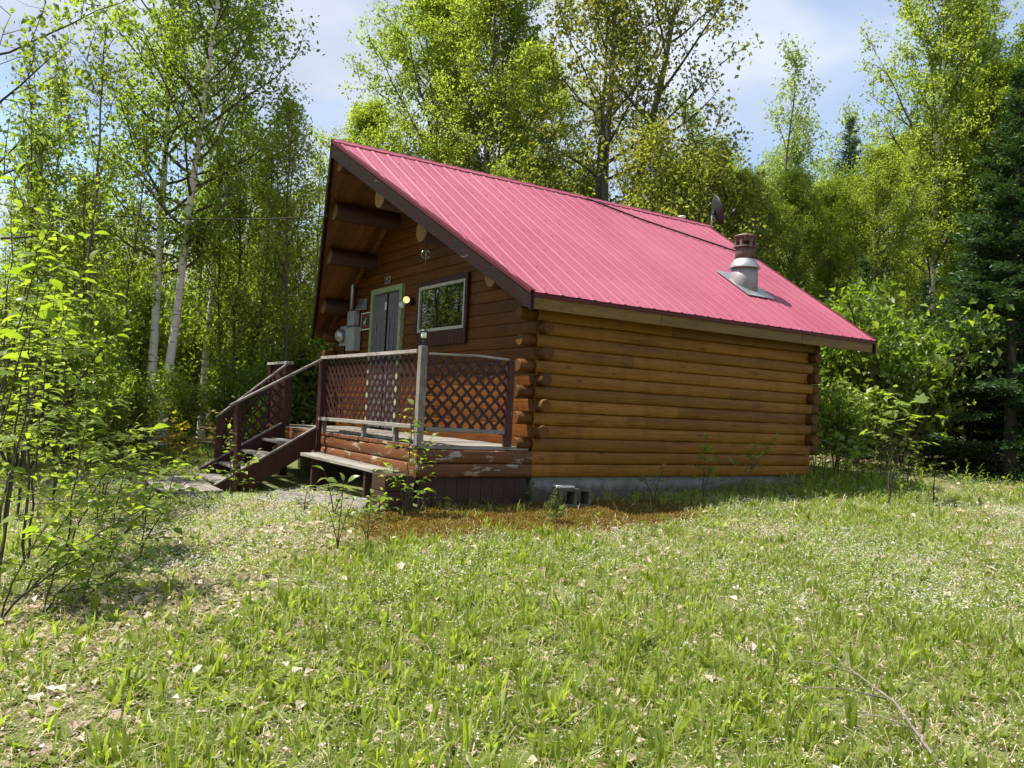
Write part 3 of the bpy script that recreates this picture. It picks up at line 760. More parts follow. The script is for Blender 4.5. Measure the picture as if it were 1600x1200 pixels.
lattice(porch, [(DX+.05, .53), (-.385, .52), (-.385, 1.31), (DX+.05, 1.31)], lambda u, v: (u, .0, v), (0, 1, 0), .104, .034)
lattice(porch, [(.05, .56), (2.86, .54), (2.86, 1.31), (.05, 1.31)], lambda u, v: (DX+.0, u, v), (1, 0, 0), .104, .034)
slt = empty('solar_stake_light', 'small pale solar stake light fixed on the corner porch post', 'light', (DX, 0, 1.40))
rel(slt, MB().tube([(DX-.01, -.01, 1.385), (DX-.01, -.01, 1.47)], .012, 8), 'stake', M['black'])
rel(slt, MB().lathe((DX-.01, -.01, 1.47), [(.02, 0), (.03, .01), (.03, .06), (.024, .065)], 12), 'lens', M['white'])
rel(slt, MB().lathe((DX-.01, -.01, 1.535), [(.042, 0), (.042, .012), (.012, .03)], 12), 'cap', M['black'])

# ------------------------------------------------------------------ stairs
stairs = empty('wooden_stairs', 'worn dark red wooden stairs with sloping handrails leading up to the porch', 'stairs', (-2.1, 3.7, -.45))
def sp_(mb, name, mats, bevel=0.): return rel(stairs, mb, name, mats, bevel)
SLP = .60
for y, nm in ((2.92, 0), (4.42, 1)):
    mb = MB(); xa, xb = -1.52, (-2.80 if nm == 0 else -2.66); za = .385; zb = .385+SLP*(xb+1.52); h = .27
    q = [(xa, za), (xb, zb), (xb+.05, zb-.10), (xb+.42, zb-.06), (xa, za-h)]
    n = len(q); vs = [(x, y-.022, z) for x, z in q]+[(x, y+.022, z) for x, z in q]
    mb.add(vs, [tuple(range(n))[::-1], tuple(range(n, 2*n))]+[(i, (i+1) % n, n+(i+1) % n, n+i) for i in range(n)])
    sp_(mb, 'stringer', M['redpaint'], .004)
    dx_, dz_ = -1.28, -SLP*1.28
    sp_(MB().beam((xa, y, za+.012), (xb, y, zb+.012), .05, .022), 'stringer_cap', M['rail_x'], .003)
for k, (x, z) in enumerate(((-1.66, .17), (-1.96, -.01), (-2.26, -.185), (-2.56, -.345))):
    for j in range(2):
        sp_(MB().beam((x-.08+j*.148+random.uniform(-.006, .006), 2.946, z-.019+random.uniform(-.012, .006)), (x-.08+j*.148+random.uniform(-.006, .006), 4.394, z-.019+random.uniform(-.012, .006)), .138, .036), 'tread', M['grey_y'], .005)
sp_(MB().beam((-1.44, 2.925, 1.340), (-2.66, 2.925, .640), .075, .030), 'handrail', M['rail_x'], .004)
sp_(MB().beam((-1.44, 4.45, 1.31), (-2.47, 4.45, .44), .075, .030), 'handrail', M['rail_x'], .004)
sp_(MB().beam((-2.53, 2.872, -.55), (-2.57, 2.915, .66), .09, .06), 'newel_post', M['redpaint'], .005)
sp_(MB().beam((-2.42, 4.45, -.55), (-2.40, 4.45, .47), .10, .09), 'newel_post', M['redpaint'], .005)
sp_(MB().beam((-2.36, 2.875, -.55), (-2.36, 2.875, .02), .05, .09), 'stringer_stake', M['timber'], .004)
lattice(stairs, [(-1.50, .36), (-1.50, 1.22), (-2.38, .50), (-2.38, -.10)], lambda u, v: (u, 4.485, v), (0, 1, 0), .118, .036)
landing = empty('landing_platform', 'low grey plank landing lying on the ground at the foot of the stairs', 'platform', (-3.15, 3.2, -.45))
for k in range(6):
    x = -3.50+k*.112
    rel(landing, MB().box(x, x+.105, 2.28+random.uniform(-.03, .03), 4.15+random.uniform(-.03, .03), -.395, -.365+random.uniform(-.004, .004)), 'plank', M['grey_y'], .005)
for y in (2.32, 3.2, 4.0): rel(landing, MB().box(-3.49, -2.86, y, y+.06, -.58, -.396), 'bearer', M['grey_x'], .005)

# ------------------------------------------------------------------ loose timber in front of the porch
bench = empty('plank_bench', 'weathered grey plank bench standing below the porch front', 'bench', (-1.8, 1.3, -.3))
rel(bench, MB().beam((-1.80, 2.46, .065), (-1.75, .28, .045), .15, .042), 'seat_plank', M['grey_y'], .006)
rel(bench, MB().beam((-1.66, 2.50, .075), (-1.60, .15, .04), .10, .03), 'back_plank', M['grey_y'], .006)
for y in (.52, 2.2): rel(bench, MB().box(-1.80, -1.72, y, y+.05, -.62, .022), 'leg', M['timber'], .004)
tb = empty('timber_block', 'square stack of brown timbers at the porch corner beside the bench', 'timber', (-1.68, .05, -.35))
rel(tb, MB().box(-1.86, -1.53, -.13, .22, -.60, -.135), 'timber', M['timber'], .008)
rel(tb, MB().box(-1.855, -1.54, -.125, .215, -.13, .035), 'timber', M['timber'], .008)
ga, gb = np.array([-2.42, 1.52]), np.array([-1.98, .02])
za_, zb_ = float(gz(*ga)), float(gz(*gb))
tag(MB().beam((ga[0], ga[1], za_+.05), (gb[0], gb[1], zb_+.05), .04, .17, (.35, .1, 1)).build('fallen_board', M['grey_y'], None, .005), 'pale weathered board lying on edge on the ground under the bench', 'board')
tag(MB().beam((-2.5, 1.9, float(gz(-2.5, 1.9))+.02), (-2.1, 2.5, float(gz(-2.1, 2.5))+.03), .10, .03).build('short_board', M['grey_y'], None, .004), 'short grey board on the ground beside the stair stringer', 'board')
cb = MB()
for (x0, x1, z0, z1) in ((0, .40, 0, .03), (0, .40, .165, .195), (0, .035, .03, .165), (.185, .215, .03, .165), (.365, .40, .03, .165)):
    cb.box(x0, x1, 0, .19, z0, z1)
blk = cb.build('concrete_block', M['block'], None, .004); blk.location = (.17, -.36, float(gz(.35, -.25))-.005); blk.rotation_euler = (0, 0, math.radians(-9)); blk.scale = (1.02, 1.0, 1.08)
tag(blk, 'mossy two hole concrete block standing against the foundation', 'concrete block')
sb = MB().box(0, .22, 0, .12, 0, .022).build('white_tile', M['white'], None, .003); sb.location = (.20, -.27, blk.location.z+.2115); sb.rotation_euler = (0, 0, math.radians(-9))
tag(sb, 'small white slab resting on the concrete block', 'slab')

# ------------------------------------------------------------------ plants: generators
def unit(v): return v/(np.linalg.norm(v, axis=-1, keepdims=True)+1e-9)
def leaf_quads(P, size, T, Nn, wid=.62, fold=.18):
    """rhombic folded leaves: P base points, T directions, Nn normals -> verts, quads"""
    T = unit(T); B = unit(np.cross(T, Nn)); Nn = np.cross(B, T); s = size[:, None]
    a = P; b = P+T*s*.48+B*s*wid/2+Nn*s*fold; c_ = P+T*s; d = P+T*s*.48-B*s*wid/2+Nn*s*fold
    V_ = np.stack([a, b, c_, d], 1).reshape(-1, 3); i = np.arange(len(P))[:, None]*4
    return V_, i+np.arange(4)[None]
def tubes(paths):
    """paths: list of (pts (n,3), radii (n), sides, mat) -> verts, quads, midx"""
    Vs, Fs, Ms = [], [], []; b = 0
    for pts, rad, n, mi in paths:
        pts = np.asarray(pts, float); d = np.gradient(pts, axis=0); d = unit(d)
        ref = np.array([.37, .71, .12]); a = unit(np.cross(d, ref)); c_ = np.cross(d, a)
        an = np.arange(n)*2*np.pi/n
        ring = pts[:, None]+np.asarray(rad)[:, None, None]*(np.cos(an)[None, :, None]*a[:, None]+np.sin(an)[None, :, None]*c_[:, None])
        k = len(pts); Vs.append(ring.reshape(-1, 3)); ii = np.arange(k-1)[:, None]*n+np.arange(n)[None]; jj = np.arange(k-1)[:, None]*n+(np.arange(n)[None]+1) % n
        Fs.append((np.stack([ii, jj, jj+n, ii+n], -1).reshape(-1, 4))+b); Ms.append(np.full((k-1)*n, mi)); b += k*n
    return np.concatenate(Vs), np.concatenate(Fs), np.concatenate(Ms)
def gen_tree(seed, H, r0, crown0, spread, nl, ang, nleaf, lsize, lean=(0, 0), sub=5, wig=.03, top=.75, stems=1, clump=.11, droop=.0, stemspread=.12, main_mat=0, shape=1.0, twigs=3):
    g = np.random.default_rng(seed); paths = []; anch = []; wts = []
    for st in range(stems):
        hh = H*(1-.12*st*g.uniform(.3, 1)); n = 16; t_ = np.linspace(0, 1, n)
        ln = np.array(lean, float)+(g.normal(0, stemspread, 2) if stems > 1 else 0)
        off = np.cumsum(g.normal(0, wig, (n, 2)), 0)*hh/12; off -= off[0]
        base = g.normal(0, .10, 2)*(stems > 1)
        tr = np.column_stack([base[0]+ln[0]*hh*t_**1.2+off[:, 0], base[1]+ln[1]*hh*t_**1.2+off[:, 1], t_*hh]); tr[0, 2] = -.15
        rr = r0*(1-.12*st)*np.clip(1-t_, .0, 1)**.85+.008; rr[0] *= 1.35
        paths.append((tr, rr, 9, 0))
        for i in range(nl):
            u = crown0+(.97-crown0)*((i+g.uniform(0, .9))/nl); az = i*2.399+g.uniform(-.5, .5)
            v = (u-crown0)/(1-crown0)
            prof = (np.sin(np.pi*min(1, v*.80+.16))**shape)
            ll = spread*prof*g.uniform(.65, 1.15); el = ang+.5*v+g.uniform(-.15, .15)
            p0 = np.array([np.interp(u, t_, tr[:, k]) for k in range(3)])
            m_ = 7; d = np.array([math.cos(az)*math.cos(el), math.sin(az)*math.cos(el), math.sin(el)])
            pts = [p0]; dd = d.copy()
            for k in range(m_-1):
                dd = unit(dd+g.normal(0, .10, 3)+np.array([0, 0, .07-droop])); pts.append(pts[-1]+dd*ll/(m_-1))
            pts = np.array(pts); lr = min(np.interp(u, t_, rr)*.55, .012+.018*ll)
            paths.append((pts, np.linspace(lr, .004, m_), 5, 1))
            for j in range(sub):
                q = .22+.78*(j+g.uniform(0, 1))/sub; qq = np.array([np.interp(q, np.linspace(0, 1, m_), pts[:, k]) for k in range(3)])
                sd2 = unit(dd*.6+g.normal(0, .75, 3)+np.array([0, 0, .18-droop*2])); sl2 = ll*(.20+.30*(1.1-q))*g.uniform(.7, 1.2)+.12
                s4 = [qq]; e = sd2
                for k in range(3): e = unit(e+g.normal(0, .16, 3)+np.array([0, 0, .04-droop])); s4.append(s4[-1]+e*sl2/3)
                s4 = np.array(s4); paths.append((s4, np.linspace(max(.005, lr*.4), .003, 4), 3, 1))
                for a_ in np.linspace(.3, 1, 4): anch.append([np.interp(a_, np.linspace(0, 1, 4), s4[:, k]) for k in range(3)])
                for k in range(twigs):
                    tp = s4[1+k % 3]; te = tp+unit(g.normal(0, 1, 3)+e*.5)*g.uniform(.12, .34)*(.6+.4*spread/2)
                    paths.append((np.array([tp, (tp+te)/2+g.normal(0, .015, 3), te]), np.array([.004, .003, .002]), 3, 1))
                    anch += [list(te), list((tp+te)/2)]
    anch = np.array(anch); ia = g.integers(0, len(anch), nleaf)
    P = anch[ia]+g.normal(0, clump, (nleaf, 3))
    T = g.normal(0, 1, (nleaf, 3))+np.array([0, 0, -.45]); Nn = g.normal(0, .75, (nleaf, 3))+np.array([0, 0, .75])
    V_, Q = leaf_quads(P, lsize*g.uniform(.45, 1.4, nleaf), T, Nn)
    ti = np.clip(.5+.22*g.normal(0, 1, nleaf)+.16*np.sin(anch[ia][:, 0]*3+anch[ia][:, 2]*2.1), 0, 1)
    return tubes(paths), (V_, Q, np.repeat(ti, 4))
def make_tree(name, label, cat, group, spec, trunk_mats, leaf_mat, loc=None, rz=0., sc=1.):
    (tv, tf, tm_), (lv, lf, ti) = gen_tree(**spec)
    root = empty(name, label, cat, (0, 0, 0), 0, group)
    link(bpy.data.objects.new('trunk' if cat == 'tree' else 'stems', npmesh('trunk', tv, [tf], trunk_mats, tm_, True)), root)
    link(bpy.data.objects.new('crown' if cat == 'tree' else 'foliage', npmesh('crown', lv, [lf], leaf_mat, tint=ti)), root)
    if loc is not None: put(root, loc, rz, sc)
    return root
def put(root, loc, rz=0., sc=1., sz=None):
    root.location = loc; root.rotation_euler = (0, 0, rz); root.scale = (sc, sc, sz or sc); return root
def dup(root, loc, rz, sc, sz=None, label=None, group=None):
    c = copy_tree(root); put(c, loc, rz, sc, sz)
    if label: c['label'] = label
    if group: c['group'] = group
    return c
def gen_spruce(seed, H, R, r0, nper=6, step=.27, z0=.35, dens=1.):
    g = np.random.default_rng(seed); paths = []; P = []; T = []; 
    t_ = np.linspace(0, 1, 10); tr = np.column_stack([.02*np.cumsum(g.normal(0, 1, 10))*.3, .02*np.cumsum(g.normal(0, 1, 10))*.3, t_*H]); tr[0, 2] = -.15
    paths.append((tr, r0*(1-t_)+.008, 8, 0)); z = z0
    while z < H-.05:
        v = z/H; ll0 = R*(1-v)**.85+.08
        for k in range(nper):
            az = g.uniform(0, 6.28); ll = ll0*g.uniform(.65, 1.1); el = -.25+.75*v+g.uniform(-.12, .12)
            m_ = 7; d = np.array([math.cos(az)*math.cos(el), math.sin(az)*math.cos(el), math.sin(el)]); pts = [np.array([0, 0, z+g.uniform(-.1, .1)])]
            for i in range(m_-1): d = unit(d+np.array([0, 0, .05])+g.normal(0, .05, 3)); pts.append(pts[-1]+d*ll/(m_-1))
            pts = np.array(pts); paths.append((pts, np.linspace(.006+.008*ll, .003, m_), 4, 0))
            nt_ = int((ll/.075)*dens)+2
            for i in range(nt_):
                q = .12+.88*i/nt_; p = np.array([np.interp(q, np.linspace(0, 1, m_), pts[:, a]) for a in range(3)])
                sdv = np.cross(d, (0, 0, 1.)); sdv /= np.linalg.norm(sdv)
                for sg_ in (-1, 1):
                    tl = min(.34, ll*.42)*(1.05-q*.65)*g.uniform(.7, 1.2); td = unit(d*.75+sdv*sg_+np.array([0, 0, g.uniform(-.3, .15)]))
                    nq = max(2, int(tl/.045))
                    for a in range(nq):
                        P.append(p+td*tl*a/nq); T.append(td+g.normal(0, .35, 3))
        z += step*(1.05-.5*v)
    P = np.array(P); T = np.array(T); n = len(P)
    V_, Q = leaf_quads(P, g.uniform(.07, .125, n), T, g.normal(0, .6, (n, 3))+np.array([0, 0, 1.]), .34, .05)
    return tubes(paths), (V_, Q, np.repeat(g.uniform(0, 1, n), 4))
def make_spruce(name, label, group, seed, H, R, r0, leaf, loc, rz=0, dens=1., z0=.35):
    (tv, tf, tm_), (lv, lf, ti) = gen_spruce(seed, H, R, r0, dens=dens, z0=z0, nper=8 if dens > 1.5 else 6)
    root = empty(name, label, 'tree', (0, 0, 0), 0, group)
    link(bpy.data.objects.new('trunk', npmesh('trunk', tv, [tf], M['bark_dark'], None, True)), root)
    link(bpy.data.objects.new('crown', npmesh('crown', lv, [lf], leaf, tint=ti)), root)
    return put(root, loc, rz)

# ------------------------------------------------------------------ the named trees
BM = [M['birch'], M['bark_dark']]; GM = [M['bark_grey'], M['bark_dark']]; DM = [M['bark_dark'], M['twig']]
# leaning twin birches and their thinner neighbour by the stairs; lean is given along the picture's right
def lean(a, b=0.): return tuple((RH*a+FH*b)[:2])
make_tree('birch_tree', 'white trunked birch, the straighter of the twin birches left of the stairs', 'tree', 'birches left of the stairs',
          dict(seed=1, H=12.5, r0=.088, crown0=.27, spread=2.3, nl=42, ang=.45, nleaf=15500, lsize=.086, lean=lean(-.012), wig=.016), BM, M['leaf_birch'], at(238, 16.3))
make_tree('birch_tree', 'white trunked birch, the leaning one of the twin birches left of the stairs', 'tree', 'birches left of the stairs',
          dict(seed=2, H=12.5, r0=.085, crown0=.27, spread=2.5, nl=42, ang=.45, nleaf=16000, lsize=.086, lean=lean(.078), wig=.016), BM, M['leaf_birch'], at(258, 16.1))
make_tree('birch_tree', 'thin pale birch standing alone behind the stair handrail', 'tree', 'birches left of the stairs',
          dict(seed=3, H=11.5, r0=.075, crown0=.30, spread=2.1, nl=36, ang=.5, nleaf=10000, lsize=.086, lean=lean(.0), wig=.018), BM, M['leaf_birch'], at(318, 18.5))
# behind the cabin
asp = make_tree('aspen_tree', 'tall dense light green aspen rising behind the left end of the ridge', 'tree', None,
          dict(seed=4, H=13, r0=.15, crown0=.26, spread=3.3, nl=52, ang=.6, nleaf=46000, lsize=.094, sub=6, wig=.02), GM, M['leaf_aspen'], at(650, 24))
asp2 = make_tree('aspen_tree', 'light green aspen whose grey trunk shows right above the ridge', 'tree', None,
          dict(seed=5, H=12.5, r0=.15, crown0=.28, spread=2.9, nl=48, ang=.62, nleaf=38000, lsize=.094, sub=6, wig=.02), GM, M['leaf_aspen'], at(742, 22))
make_tree('maple_tree', 'tall bare limbed maple with several dark trunks and sparse olive leaf clumps', 'tree', None,
          dict(seed=6, H=14.5, r0=.19, crown0=.30, spread=3.9, nl=15, ang=.42, nleaf=21000, lsize=.125, sub=6, stems=3, clump=.20, stemspread=.05, wig=.02, twigs=2), GM, M['leaf_olive'], at(925, 22.5), .4)
ym1 = make_tree('young_maple', 'young yellow green maple crowding the ridge below the tall maple', 'tree', None,
          dict(seed=7, H=7.4, r0=.08, crown0=.3, spread=2.3, nl=26, ang=.4, nleaf=9500, lsize=.105, sub=6, stems=2, clump=.14), DM, M['leaf_yellow'], at(985, 20.5))
lab_y = 'young yellow green maple among those growing close behind the ridge'
for px_, d_, s_ in ((700, 23, .98), (830, 21.5, .94), (880, 24, .95), (1075, 21.5, .98), (1040, 25, 1.1)):
    dup(ym1, at(px_, d_), random.uniform(0, 6), s_, None, lab_y, 'young maples behind the ridge')
dup(asp, at(810, 28), 1.2, .95, None, 'dense aspen filling the gap between ridge aspen and tall maple', None)
dup(asp2, at(555, 27), 2.2, .84, None, 'narrow light green aspen behind the left rake of the roof', None)
# right side
pp_ = make_tree('poplar_tree', 'tall pale thin leaved poplar against the sky behind the satellite dish', 'tree', None,
          dict(seed=8, H=15.5, r0=.10, crown0=.34, spread=2.3, nl=15, ang=.75, nleaf=15000, lsize=.14, clump=.18, stems=5, stemspread=.15), GM, M['leaf_pale'], at(1195, 37))
dup(pp_, at(1262, 40), 1.3, .83, None, 'shorter pale poplar with bare tips, just beyond the tall pale poplar', None)
dup(pp_, at(1170, 39), 3.6, .95, None, 'pale poplar half hidden behind the tall pale poplar', None)
dup(pp_, at(1222, 41), .6, .95, None, 'pale poplar between the tall and the shorter pale poplars', None)
dup(pp_, at(1235, 33), 4.3, .62, None, 'low pale poplar closing the gap under the tall pale poplar', None)
dup(pp_, at(1160, 31), 5.1, .66, None, 'bushy pale poplar right behind the rusty chimney', None)
dup(pp_, at(1120, 37), 2.3, .84, None, 'pale poplar showing between the olive maple and the tall pale poplar', None)
big = make_tree('birch_tree', 'large birch with a white trunk towering over the right edge of the clearing', 'tree', None,
          dict(seed=9, H=15.5, r0=.14, crown0=.22, spread=3.2, nl=54, ang=.7, nleaf=38000, lsize=.092, wig=.014), BM, M['leaf_aspen'], at(1446, 23.5))
dup(big, at(1505, 25), 2.0, .86, None, 'second white trunked birch beside the large birch', None)
GA = 'light green trees along the right edge'
for px_, d_, s_, pr, lb in ((1545, 23, .86, asp2, 'light green aspen in the gap between second birch and tall spruce'), (1610, 24, .93, asp, 'light green aspen rising behind the tall dark spruce'),
        (1680, 21, .9, asp2, 'light green aspen beyond the tall dark spruce, cut by the frame'), (1395, 27, .74, asp, 'light green aspen behind the left side of the large birch'),
        (1285, 24, .60, asp2, 'low light green aspen just right of the chimney'), (1360, 22, .60, asp, 'light green aspen standing over the broad leaved shrubs'),
        (1225, 23, .56, asp, 'low light green aspen directly behind the chimney'), (1150, 22.5, .58, asp2, 'low light green aspen behind the satellite dish'),
        (1500, 28, .9, asp, 'light green aspen between the two white trunked birches'), (1330, 30, .72, asp2, 'light green aspen in front of the dark pointed spruce top'), (1100, 27, .56, asp, 'light green aspen peeking over the rear end of the ridge')):
    dup(pr, at(px_, d_), random.uniform(0, 6), s_, None, lb, GA)
make_spruce('spruce_tree', 'dark pointed spruce top rising behind the light green trees', None, 21, 12.6, 3.0, .14, M['needle'], at(1312, 33))
sp1 = make_spruce('spruce_tree', 'tall dark spruce at the right edge of the clearing', None, 22, 7.4, 1.95, .10, M['needle'], at(1580, 14.6), 0, 1.9, .12)
dup(sp1, at(1515, 16.8), 2., .70, None, 'smaller dark spruce standing left of the tall dark spruce', None)
dup(sp1, at(1630, 16), 4., 1.1, None, 'dark spruce behind the tall dark spruce', None)
sp2 = make_spruce('spruce_tree', 'slim dark spruce deep in the thicket left of the stairs', 'slim spruces in the thicket', 23, 6.0, 1.2, .06, M['needle'], at(420, 21))
for px_, d_, s_ in ((500, 25, 1.1), (470, 21, .62), (1290, 19, .62), (1340, 18, .75), (1440, 18.5, .7)):
    dup(sp2, at(px_, d_), random.uniform(0, 6), s_, None, 'slim dark spruce deep in the thicket' if px_ < 800 else 'slim dark spruce behind the shrubs past the cabin', 'slim spruces in the thicket' if px_ < 800 else 'slim spruces past the cabin')
for (x_, y_), s_, lb in (((-9., 19.), .8, 'light green aspen whose crown is mirrored in the gable window'), ((-7.5, 22.), .9, 'light green aspen whose crown is mirrored in the gable window'), ((-12., 20.), .85, 'light green aspen whose crown is mirrored in the gable window')):  # unseen aspens added out of frame so the window reflects foliage, not sky
    dup(asp2, (x_, y_, float(gz(x_, y_))), random.uniform(0, 6), s_, None, lb, 'aspens mirrored in the window')
# overhanging maple at the left edge
make_tree('maple_tree', 'sparse maple whose leafy limbs reach in from the left edge', 'tree', None,
          dict(seed=12, H=9.5, r0=.06, crown0=.30, spread=3.0, nl=18, ang=.3, nleaf=3200, lsize=.11, sub=5, clump=.12, twigs=2), DM, M['leaf_birch'], at(-90, 11.5))
# thicket of slender pole trees, left
PL = ['slender dark stemmed hardwood pole in the thicket left of the cabin', 'fuller yellow green hardwood pole in the thicket left of the cabin', 'short leaning hardwood pole in the thicket left of the cabin', 'tall grey barked hardwood pole in the thicket left of the cabin']
poles = [make_tree('pole_tree', PL[i], 'tree', 'pole trees in the left thicket',
          dict(seed=30+i, H=(7.6, 8.4, 6.6, 9.)[i], r0=(.035, .04, .03, .05)[i], crown0=.22, spread=(1.1, 1.3, 1.0, 1.2)[i], nl=26, ang=.55, nleaf=(4500, 5400, 3900, 4200)[i], lsize=.088, lean=((.03, .02), (-.02, .05), (.06, -.02), (0, 0))[i], wig=.035, clump=.13), DM if i < 3 else GM, M['leaf_under'] if i != 1 else M['leaf_aspen']) for i in range(4)]
spots = [(18, 14), (75, 15.5), (120, 17), (150, 19), (188, 18), (290, 20), (345, 17.5), (372, 20), (392, 18.4), (425, 22.5), (448, 20.5), (482, 21), (518, 23.5), (100, 25), (170, 28), (380, 31), (60, 32), (455, 17.2), (135, 14.4), (30, 19.5)]
for i, (px_, d_) in enumerate(spots):
    k = i % 4; s_ = random.uniform(.78, .98)*(1 if px_ > 300 else .84)*(1.05 if d_ > 24 else 1)
    if i < 4: put(poles[i], at(px_, d_), random.uniform(0, 6), s_); continue
    dup(poles[k], at(px_, d_), random.uniform(0, 6), s_)
bare = make_tree('thin_pole', 'thin nearly bare young stem in front of the left thicket', 'tree', 'thin bare stems in the left thicket',
          dict(seed=39, H=6.8, r0=.022, crown0=.30, spread=.8, nl=16, ang=.7, nleaf=650, lsize=.085, wig=.05, clump=.07), DM, M['leaf_under'], at(128, 12.6), .3)
for px_, d_ in ((66, 13.8), (180, 15.0), (300, 19.9), (366, 17.4), (412, 18.6), (450, 18.9)):
    c_ = dup(bare, at(px_, d_), random.uniform(0, 6), random.uniform(.7, 1.15)); c_.rotation_euler = (random.uniform(-.09, .09), random.uniform(-.09, .09), random.uniform(0, 6))
GF = 'mixed background trees of the far wood'
for i in range(46):
    px_ = -60+i*1760/45+random.uniform(-15, 15); d_ = random.uniform(33, 50)
    pr = (poles[1], poles[0], asp2, ym1)[i % 4]; hgt = (8.4, 7.6, 12.5, 7.4)[i % 4]
    want = random.uniform(6.0, 8.8) if px_ < 1100 else random.uniform(7, 9.5)
    s_ = want/hgt
    dup(pr, at(px_, d_), random.uniform(0, 6), s_*1.25, s_, 'leafy background tree in the wood far behind the clearing', GF)
# ------------------------------------------------------------------ shrubs with mesh foliage
def shrub(seed, H, spread, nleaf, lsize, leaf, name, label, group, stems=6, nl=9):
    return make_tree(name, label, 'shrub', group, dict(seed=seed, H=H, r0=.018, crown0=.22, spread=spread, nl=nl, ang=.5, nleaf=nleaf, lsize=lsize, stems=stems, stemspread=.28, clump=.10, wig=.05, sub=4, twigs=2), [M['twig'], M['twig']], leaf)
GL = 'leafy shrubs under the left thicket'
sh = [shrub(50, 2.4, .8, 3600, .10, M['leaf_under'], 'leafy_shrub', 'leafy green shrub filling the thicket floor left of the stairs', GL),
      shrub(51, 1.7, .75, 3000, .11, M['leaf_broad'], 'leafy_shrub', 'leafy green shrub filling the thicket floor left of the stairs', GL),
      shrub(52, 3.2, 1.0, 4400, .12, M['leaf_broad'], 'leafy_shrub', 'leafy green shrub filling the thicket floor left of the stairs', GL, 5, 11)]
spots = [(40, 10.5), (105, 12.5), (165, 13.5), (385, 17.2), (440, 18.2), (480, 19), (120, 16), (30, 14.5), (190, 16.8), (300, 19.5), (345, 20), (410, 21.5), (500, 22), (70, 19), (230, 20), (-30, 11.5), (0, 18), (150, 22), (280, 23), (465, 25), (530, 26), (350, 26), (90, 25), (200, 26), (-60, 14), (425, 15.8), (172, 12.6), (214, 13.4), (196, 14.6), (150, 11.8), (290, 15.6), (262, 17.6), (345, 16.6)]
for i, (px_, d_) in enumerate(spots):
    k = i % 3; s_ = random.uniform(.75, 1.05)*(1.25 if d_ > 18 else 1)
    if px_ in (165, 425, 385, 172, 214, 196, 150, 290, 262, 345): s_ = random.uniform(.42, .62)
    if i < 3: put(sh[k], at(px_, d_), random.uniform(0, 6), s_); continue
    dup(sh[k], at(px_, d_), random.uniform(0, 6), s_)
GS = 'broad leaved shrubs past the rear corner of the cabin'
st0 = shrub(53, 3.2, 1.3, 3000, .16, M['leaf_broad'], 'broad_leaved_shrub', 'broad leaved striped maple shrub past the rear corner of the cabin', GS, 6, 11)
put(st0, at(1395, 15), .4, .95)
for px_, d_, s_ in ((1330, 15.8, .85), (1450, 16.4, .8), (1300, 18.5, 1.05), (1250, 21, 1.15), (1310, 14.3, .5)):
    dup(st0, at(px_, d_), random.uniform(0, 6), s_)
for px_, d_, s_ in ((1180, 21.5, 1.2), (1620, 18, .9), (1120, 24, 1.3), (1350, 22, 1.5), (1480, 22, 1.5), (1250, 25, 1.6), (1600, 25, 1.5), (1680, 20, 1.3), (1545, 19, .9), (1575, 17.5, .7), (1610, 21, 1.2), (1640, 17, .8), (1520, 22, 1.2), (1560, 24, 1.4)):
    dup(sh[0], at(px_, d_), random.uniform(0, 6), s_, None, 'bushy green shrub along the right edge of the wood', 'shrubs along the right edge of the wood')

# ------------------------------------------------------------------ saplings whose leaves are single objects
_leafs = {}
def leaf_mesh(mat_, kind, var):
    key = (mat_.name, kind, var)
    if key in _leafs: return _leafs[key]
    g = np.random.default_rng(hash(kind) % 100+var if False else 60+var)
    if kind == 'ovate':
        rows = [(0., .0), (.18, .30), (.42, .44), (.70, .30), (1., .0)]
        V_ = []; F_ = []
        for t_, w_ in rows:
            z = .10*math.sin(t_*2.4)-.16*t_*t_*(1+.6*var*.5)
            if w_ == 0: V_.append((t_, 0, z))
            else: V_ += [(t_, -w_*.62, z+.10*w_+g.uniform(-.02, .02)), (t_, 0, z), (t_, w_*.62, z+.10*w_+g.uniform(-.02, .02))]
        F_ = [(0, 2, 1), (0, 3, 2)]
        for r in range(2):
            a = 1+r*3; F_ += [(a, a+1, a+4, a+3), (a+1, a+2, a+5, a+4)]
        F_ += [(7, 8, 10), (8, 9, 10)]
    else:                                                   # lobed maple leaf
        ol = [(0, 0), (.05, -.22), (.28, -.50), (.34, -.33), (.62, -.46), (.60, -.22), (1., 0), (.60, .22), (.62, .46), (.34, .33), (.28, .50), (.05, .22)]
        V_ = [(.38, 0, .03)]+[(x, y, -.14*x*x+.10*abs(y)*(1-.4*var)-.05*(abs(y) > .4)) for x, y in ol]
        F_ = [(0, i+1, (i+1) % 12+1) for i in range(12)]
    me = bpy.data.meshes.new('leaf'); me.from_pydata(V_, [], F_); me.materials.append(mat_)
    a = me.attributes.new('tint', 'FLOAT', 'POINT'); a.data.foreach_set('value', [.25+.25*var]*len(V_))
    for p in me.polygons: p.use_smooth = True
    me.update(); _leafs[key] = me; return me
